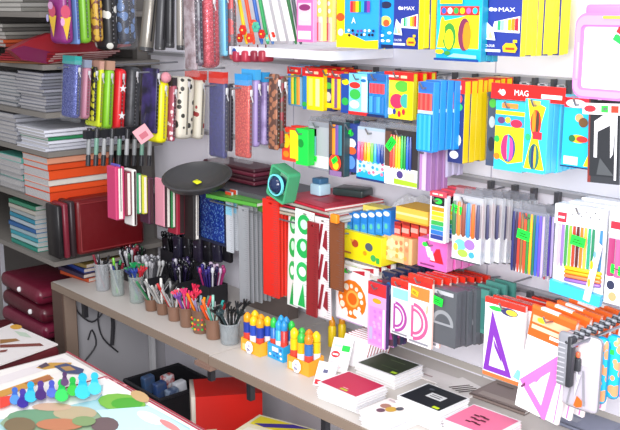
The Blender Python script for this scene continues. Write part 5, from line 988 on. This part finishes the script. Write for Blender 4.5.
red = [('r', .0, .0, 1, 1, '#f4f0f2'), ('r', .04, .05, .96, .97, '#c02a50'), ('r', .5, .1, .68, .17, '#b8c83a'), ('r', .5, .2, .64, .23, '#e8b0b8')]
npile(0, 6, .0065, x_, y_, .125, .1, R0, ['#f4f4f6', '#e9e8ec', '#f8f8fa'], 'white notebook', 'under the crimson one', red, '#f4f0f2', labtop='crimson covered notebook on top of the front left pile', jit=.006)
x_, y_ = at(434, 400, CZ+.045)
bk = [('r', .0, .0, 1, 1, '#eef0f2'), ('r', .04, .04, .96, .97, '#20242a'), ('r', .36, .42, .72, .66, '#d4d6d8'), ('r', .42, .48, .66, .52, '#6a6a6e'), ('r', .42, .56, .66, .59, '#6a6a6e'), ('e', .28, .76, .06, .05, '#4a5058'), ('r', .78, .05, .92, .14, '#c8e02a')]
npile(0, 7, .0065, x_, y_, .12, .105, R0, ['#f4f4f6', '#dfe0e4', '#f8f8fa'], 'white notebook', 'under the black one', bk, '#eef0f2', labtop='black covered notebook with a grey plate in its middle', jit=.006)
x_, y_ = at(398, 412, CZ+.035)
npile(0, 5, .0065, x_-.02, y_-.005, .08, .1, R0, ['#eeeef2', '#f8f8fa', '#d9dadf'], 'white notebook', 'under the picture-covered one', [('r', .0, .0, 1, 1, '#efe6e2'), ('e', .3, .6, .16, .12, '#a87a6a'), ('e', .55, .55, .15, .14, '#c8a040'), ('e', .4, .35, .12, .1, '#6a4a5a'), ('e', .7, .7, .1, .1, '#4a4a54'), ('r', .1, .85, .8, .92, '#c8b8bc')], '#efe6e2', labtop='picture-covered notebook between the crimson and black ones')
x_, y_ = at(482, 420, CZ+.045)
pk2 = [('r', .0, .0, 1, 1, '#f6eef2'), ('r', .02, .03, .97, .96, '#e8789c')] + [('r', .3+.1*(i % 3), .25+.14*(i//3)+.03*(i % 2), .36+.1*(i % 3)+.05, .3+.14*(i//3)+.03*(i % 2), '#5a2030') for i in range(9)]
npile(0, 6, .0072, x_, y_, .12, .11, R0, ['#f4f4f6', '#f0c8d4', '#f8f8fa'], 'white notebook', 'under the pink one', pk2, '#f6eef2', labtop='pink covered notebook with dark marks at the bottom')
x_, y_ = at(338, 421, CZ+.01)
npile(0, 3, .005, x_+.02, y_+.03, .13, .1, .3, ['#f2eeee', '#e86a5a'], 'white pamphlet', 'by the counter corner', None, '#f6f4f6', labtop='white pamphlet, topmost at the corner of the counter', cat='pamphlet') if 0 else None
# flat magazines to the right
x_, y_ = at(510, 395, CZ+.01); book((x_, y_, CZ+.0008), .15, .11, .008, '#8a7a74', '#d8d4d0', .05, 'brownish magazine lying behind the pink notebook', 'magazine', 'magazine', None, [('r', .05, .05, .95, .95, '#8f7f7a'), ('r', .1, .1, .9, .3, '#a89a92'), ('r', .1, .8, .4, .85, '#5a4a44')])
x_, y_ = at(585, 418, CZ+.01); book((x_, y_, CZ+.0008), .16, .11, .008, '#82879a', '#e0e0e4', .02, 'grey-blue magazine lying under the zip cases', 'magazine', 'magazine', None, [('r', .05, .05, .95, .95, '#8a90a4'), ('r', .2, .2, .5, .4, '#a8acb8')])
x_, y_ = at(462, 388, CZ+.004); book((x_, y_-.0, CZ+.0008), .1, .085, .004, '#f0ece8', '#f4f2f0', -.2, 'white booklet with dark diagonal strokes behind the black notebook', 'booklet', 'booklet', None, [('p', [(.3+.12*i, .2), (.36+.12*i, .2), (.5+.12*i, .8), (.45+.12*i, .8)], '#4a3a34') for i in range(4)])
x_, y_ = at(432, 377, CZ+.004); book((x_, y_+.01, CZ+.0008), .1, .06, .003, '#efe9e6', '#f4f2f0', .05, 'plain pale booklet beside the olive-black notebook', 'booklet', 'booklet', None, [('r', .2, .3, .5, .4, '#b8a0a0')])
# ================================================================ things under the counter
bz = .60
mb = MB(); W_, D_ = .2, .2
for (xa, ya_, xb, yb2) in ((-W_/2, -D_/2, W_/2, -D_/2+.006), (-W_/2, D_/2-.006, W_/2, D_/2), (-W_/2, -D_/2+.006, -W_/2+.006, D_/2-.006), (W_/2-.006, -D_/2+.006, W_/2, D_/2-.006)): mb.box(xa, ya_, 0, xb, yb2, .462, M('#1e1e22', .45))
mb.box(-W_/2+.006, -D_/2+.006, 0, W_/2-.006, D_/2-.006, .006, M('#1e1e22', .45))
q = P(178, 392, z=.47); crate = mb.obj('storage_bin', None, (-2.33, -.27, .0005)); mb = MB(); mb.tube([(-W_/2, -D_/2, .462), (W_/2, -D_/2, .462), (W_/2, D_/2, .462), (-W_/2, D_/2, .462), (-W_/2, -D_/2, .462)], .006, M('#26262b', .4), 6); mb.obj('rolled_rim', crate)
tag(crate, 'black storage bin standing on the floor under the counter joint', 'bin')
# red carton lying with its open end to the left
zt = .53; A = P(193, 396, z=zt); B_ = P(249, 379, z=zt); C_ = P(270, 392, z=zt-.03)
ax = (C_-A); ax.z = 0; L_ = .23; u = Vector((ax.x, ax.y, 0)).normalized(); rz = math.atan2(u.y, u.x)
mb = MB(); w_, d_, h_ = .2, .13, .15; rm = M('#d6261e', .3); t = .003
mb.box(0, 0, 0, w_, d_, t, rm); mb.box(0, 0, h_-t, w_, d_, h_, rm); mb.box(0, 0, t, w_, t, h_-t, rm); mb.box(0, d_-t, t, w_, d_, h_-t, rm); mb.box(w_-t, t, t, w_, d_-t, h_-t, rm)
mb.rbox(-.0, -.0008, h_*.02, .012, d_+.0008, h_+.0008, M('#d8cfc0', .5), .001, 1)
o = mb.obj('red_carton', None, (A.x+.005, A.y-.01, zt-h_), (0, 0, R(58)))
mb2 = MB(); mb2.rbox(-.09, -.07, 0, .09, .07, zt-h_-.002, M('#a8977c', .7), .003, 1); mb2.sm = [False]*len(mb2.sm); o2 = mb2.obj('cardboard_box', None, (A.x+.01, A.y+.09, .0005), (0, 0, R(58))); tag(o2, 'brown cardboard box under the red carton', 'box')
mb = MB(); mb.prism([(0, 0), (.1, 0), (.08, .05), (.02, .05)], d_, d_+.001, rm) if 0 else None
tag(o, 'red carton lying under the counter with its open end to the left', 'carton')
mb = MB(); mb.box(w_*.1, -.0012, .01, w_*.35, -.0004, .05, '#d8d0b8'); art(mb, [('e', .5, .5, .3, .3, '#b89a6a'), ('r', .2, .1, .8, .2, '#6a5a4a')], w_*.25, .04, None, w_*.1, .01, -.0012); mb.obj('front_label', o)
for i, (dx, dz, c) in enumerate(((.0, .0, '#8fa0b8'), (-.02, .02, '#d8dce4'), (-.035, -.01, '#35518a'), (-.05, .012, '#b83a34'), (-.07, -.01, '#3f5f8a'))):
    q = P(172-i*10, 398-i*1, z=.47); mb = MB(); mb.rbox(-.014, -.02, 0, .014, .02, .06, M(c, .4, 'marble', '#d9dce2' if i % 2 else '#4a5a7a', 40), .006)
    tag(mb.obj('small_packet', None, (crate.location.x+.066-.034*i, -.30+.05*(i % 2), .41), (.1, 0, 0)), '%s packet in the black bin left of the red carton' % ('grey-blue, nearest', 'whitish, second', 'dark blue, third', 'red, fourth', 'steel blue, farthest')[i], 'packet', 'small packets in the black bin')
q = P(272, 420, z=.6)
# ================================================================ table in the foreground
TZ = .70; ty0 = P(150, 400, z=TZ).y; tx = P(65, 353, z=TZ).x
mb = MB(); mb.box(tx, -1.32, TZ-.03, -1.2, ty0, TZ-.0, M('#cfc9c4', .5)); 
o = mb.obj('display_table')
mb = MB(); mb.box(tx-.004, ty0, TZ-.032, -1.2, ty0+.004, TZ+.002, M('#a8404e', .4)); mb.obj('red_edge', o)
for sx, sy in ((tx+.04, ty0-.05), (tx+.04, -1.28), (-1.25, ty0-.05), (-1.25, -1.28)):
    mb = MB(); mb.box(sx-.02, sy-.02, 0, sx+.02, sy+.02, TZ-.03, M('#5a4a42', .6)); mb.obj('leg', o)
tag(o, 'display table in the foreground covered with flat boxes and books', 'table')
# flat boxes on it
def flatbox(px, py, sx, sy, sz, rot, ops, side, lab, z=TZ, nm='game_box', cat='box', clip=None):
    q = P(px, py, z=z+sz); mb = MB(); mb.box(-sx/2, -sy/2, 0, sx/2, sy/2, sz*.96, M(side, .45)); o = mb.obj(nm, None, (q.x, q.y, z+.003), (0, 0, rot))
    mb = MB(); mb.box(-sx/2-.001, -sy/2-.001, sz*.35, sx/2+.001, sy/2+.001, sz, M(side, .4)); art(mb, ops, sx, sy, Matrix.Translation((0, 0, sz)) @ Matrix.Rotation(-pi/2, 4, 'X'), -sx/2, -sy/2, 0); mb.obj('lid', o)
    tag(o, lab, cat); return o
def printed(parent, z, shapes, name='cover_print'):
    mb = MB(); inv = Matrix.Translation(-Vector(parent.location))
    for i, (pts, c) in enumerate(shapes):
        mb.add([inv @ (P(a, b, z=z)+Vector((0, 0, .0004*(i+1)))) for a, b in pts], [list(range(len(pts)))], c)
    return mb.obj(name, parent)
def eb(cx, cy, rx, ry, n=14, rot=0.): return [(cx+rx*cos(2*pi*i/n)*cos(rot)-ry*sin(2*pi*i/n)*sin(rot), cy+rx*cos(2*pi*i/n)*sin(rot)+ry*sin(2*pi*i/n)*cos(rot)) for i in range(n)]
# game box: right edge runs with the table edge
zb = TZ+.035; c0 = P(107, 376, z=zb); c1 = P(200, 431, z=zb); yb = (c0.y+c1.y)/2
mb = MB(); mb.box(c0.x, yb-.42, TZ+.0005, c0.x+.62, yb, zb-.006, M('#e8e0de', .5)); o = mb.obj('game_box', None, (0, 0, 0))
mb = MB(); mb.box(c0.x-.0015, yb-.4215, TZ+.012, c0.x+.6215, yb+.0015, zb, M('#f3f0ee', .4)); mb.obj('lid', o)
mb = MB()
for a in ((c0.x-.0018, yb-.4215, c0.x+.004, yb+.0018), (c0.x+.004, yb-.003, c0.x+.62, yb+.0018)): mb.box(a[0], a[1], zb, a[2], a[3], zb+.0006, '#a83a50')
mb.obj('red_border', o)
sh = [([(-20, 408), (108, 384), (190, 428), (200, 460), (-20, 460)], '#a9cfd4'), ([(-20, 404), (30, 396), (90, 388), (104, 392), (96, 400), (-20, 424)], '#efe9e6'), ([(104, 380), (146, 399), (140, 402), (102, 396)], '#f6f3f2'),
      (eb(60, 424, 60, 14), '#8fa88a'), (eb(35, 418, 28, 8), '#6f9a7a'), (eb(75, 414, 22, 7), '#b8a888'), (eb(52, 408, 20, 4), '#c8a890'), (eb(122, 404, 24, 9, rot=.1), '#7ab84a'), (eb(127, 405, 16, 6), '#4fa83a'), (eb(140, 398, 10, 5, rot=.4), '#c8a878'),
      ([(96, 412), (150, 408), (190, 432), (120, 440)], '#bfe2ea'), (eb(105, 427, 14, 8), '#6a5a5c'), (eb(150, 420, 14, 5, rot=.4), '#eef4f4'), (eb(170, 428, 12, 3, rot=.5), '#f08a8a'), (eb(60, 427, 24, 6), '#b87a5a'), (eb(20, 428, 16, 8), '#7a6a50'), (eb(84, 424, 12, 5), '#7f9a6a'), ([(0, 400), (14, 398), (10, 408), (0, 412)], '#e0483a')]
for (x_, y_, s_, c, c2) in ((15, 399, 1, '#5a9ae8', '#3f6fd0'), (23, 402, 1.1, '#3a2a9a', '#4a3aa8'), (31, 396, 1.2, '#3fc8e8', '#22b0e0'), (41, 395, 1.1, '#4a2a78', '#5a3a90'), (52, 394, 1, '#5a78d8', '#4a5ac8'), (62, 396, 1.3, '#3fe06a', '#22c85a'), (65, 385, .8, '#6a4a78', '#5a3a6a'), (73, 393, 1.1, '#3fd04a', '#1fc04a'), (83, 393, 1.5, '#3fd8f0', '#22c8ea'), (95, 391, 1.3, '#58dcf4', '#2fd0f0')):
    sh += [([(x_-5*s_, y_+7*s_), (x_-2.2*s_, y_-4*s_), (x_+2.2*s_, y_-4*s_), (x_+5*s_, y_+7*s_)], c2), (eb(x_, y_+4*s_, 5.2*s_, 5*s_), c), (eb(x_, y_-5.5*s_, 3*s_, 3.2*s_), c2)]
sh += [([(104+i*9, 385+i*4), (107+i*9, 384.4+i*4), (110+i*9, 386+i*4), (107+i*9, 387+i*4)], '#c88a90') for i in range(3)]
printed(o, zb+.0002, sh)
tag(o, 'large white board game box with cyan and purple pawns printed on its lid', 'board game')
# book behind it
zb2 = TZ+.02; d0 = P(64, 354, z=zb2); d1 = P(104, 376, z=zb2)
mb = MB(); mb.box(d0.x, (d0.y+d1.y)/2-.34, TZ+.0005, c0.x-.004, (d0.y+d1.y)/2, zb2, M('#f0ece8', .45)); o = mb.obj('picture_book')
mb = MB(); mb.box(d0.x-.001, (d0.y+d1.y)/2-.341, TZ+.0005, c0.x-.0036, (d0.y+d1.y)/2+.001, TZ+.004, M('#c4d8dc', .45)); mb.obj('back_cover', o)
printed(o, zb2+.0002, [([(-20, 383), (40, 364), (62, 358), (70, 362), (-20, 391)], '#e6dfe0'), ([(0, 387), (48, 369), (80, 364), (86, 371), (60, 372), (0, 395)], '#f3efe8'), ([(36, 368), (50, 363), (72, 363), (70, 366), (45, 370)], '#c89a4a'), ([(-10, 395), (48, 375), (54, 379), (-10, 402)], '#cf9a4a'), ([(38, 367), (46, 363), (50, 366), (42, 369)], '#5a4a5a'), ([(54, 367), (66, 364), (84, 370), (82, 375), (64, 374)], '#4a5478'), ([(60, 368), (70, 367), (76, 371), (66, 372)], '#b08a5a'), ([(24, 384), (50, 376), (52, 380), (30, 386)], '#b5724a')])
tag(o, 'white picture book with gold bands lying behind the board game box', 'book')
# second table / maroon case with white paper
zc_ = .62; e0 = P(64, 350, z=zc_)
q = P(60, 347, z=zc_)
mb = MB(); mb.rbox(-.36, -.42, 0, 0, 0, zc_-.0005, M('#5e1a22', .4, 'wrinkle', None, 6), .012, 2); o = mb.obj('storage_chest', None, (q.x, q.y, .0005))
for zz in (.2, .4): 
    mb = MB(); mb.box(-.362, -.422, zz, .002, .002, zz+.012, M('#3f1218', .5)); mb.obj('band', o)
tag(o, 'maroon chest standing between the table and the far counter', 'chest')
def ctr(ps): return None
zp = zc_+.004
o = empty('document_sheet', (P(20, 343, z=zp).x, P(20, 343, z=zp).y, zc_))
mb = MB(); inv = Matrix.Translation(-Vector(o.location)); a, b, c, d = [P(*p, z=zp) for p in ((-25, 338), (12, 323.5), (58, 344), (-20, 372))]
vs = [inv @ p for p in (a, b, c, d)]; vs2 = [v-Vector((0, 0, .0038)) for v in vs]
mb.add(vs+vs2, [(0, 1, 2, 3), (7, 6, 5, 4), (0, 4, 5, 1), (1, 5, 6, 2), (2, 6, 7, 3), (3, 7, 4, 0)], M('#f4eeec', .5)); mb.obj('paper', o)
printed(o, zp+.0002, [(eb(16, 327, 6, 2.4), '#e8b04a'), ([(14, 331), (26, 333), (32, 338), (20, 336)], '#cfe0cc'), ([(0, 345), (40, 343.5), (44, 346), (0, 348)], '#8a4a42'), ([(0, 340), (16, 339), (20, 341), (0, 344)], '#a87a4a'), ([(0, 351), (8, 350), (6, 352), (0, 353)], '#8a4a42')], 'print')
tag(o, 'white printed sheet lying on the maroon chest', 'paper')
# thin yellow and purple book right of the red carton
q = P(276, 424, z=.55)
mb = MB(); mb.rbox(-.1, -.07, 0, .1, .07, .535, M('#b8a78c', .7), .004, 1); mb.sm = [False]*len(mb.sm); o = mb.obj('cardboard_box', None, (q.x+.03, q.y-.03, .0005)); mb = MB(); mb.box(-.1005, -.02, .535, .1005, .02, .5362, M('#cbb98f', .4)); mb.obj('tape_strip', o)
tag(o, 'tall cardboard box on the floor in front of the red carton', 'box')
book((q.x+.03, q.y-.03, .537), .18, .13, .012, '#efe6c8', '#efece6', .3, 'yellow and purple booklet lying in front of the red carton', 'booklet', 'booklet', None, [('r', .05, .55, .95, .95, '#f2e23a'), ('p', [(.1, .6), (.6, .95), (.9, .95), (.3, .55)], '#4a3a9a'), ('r', .1, .1, .8, .4, '#f6efe0')])
# ================================================================ light
w = bpy.data.worlds.new('world'); S.world = w; w.use_nodes = True; bg = w.node_tree.nodes['Background']; bg.inputs[0].default_value = rgb('#e9ecf4'); bg.inputs[1].default_value = .72
def area(name, loc, to, sx, sy, power, col='#ffffff'):
    l = bpy.data.lights.new(name, 'AREA'); l.shape = 'RECTANGLE'; l.size = sx; l.size_y = sy; l.energy = power; l.color = rgb(col)[:3]
    o = bpy.data.objects.new(name, l); COL.objects.link(o); o.location = loc; o.rotation_euler = (Vector(to)-Vector(loc)).to_track_quat('-Z', 'Y').to_euler(); return o
area('camera_key', (-.22, -1.75, 1.62), (-1.2, 0, 1.05), 1.0, .9, 47, '#fdfcff')  # soft flash-like key added right at the camera; no window stands there
area('overhead_fill', (-1.2, -1.2, 2.6), (-1.3, -.2, .7), 1.0, .5, 10, '#fffaf2')  # unseen weak fill from above, added without a fixture
S.view_settings.view_transform = 'Standard'; S.view_settings.look = 'None'; S.view_settings.gamma = 1; S.view_settings.exposure = .35; S.view_settings.use_curve_mapping = False
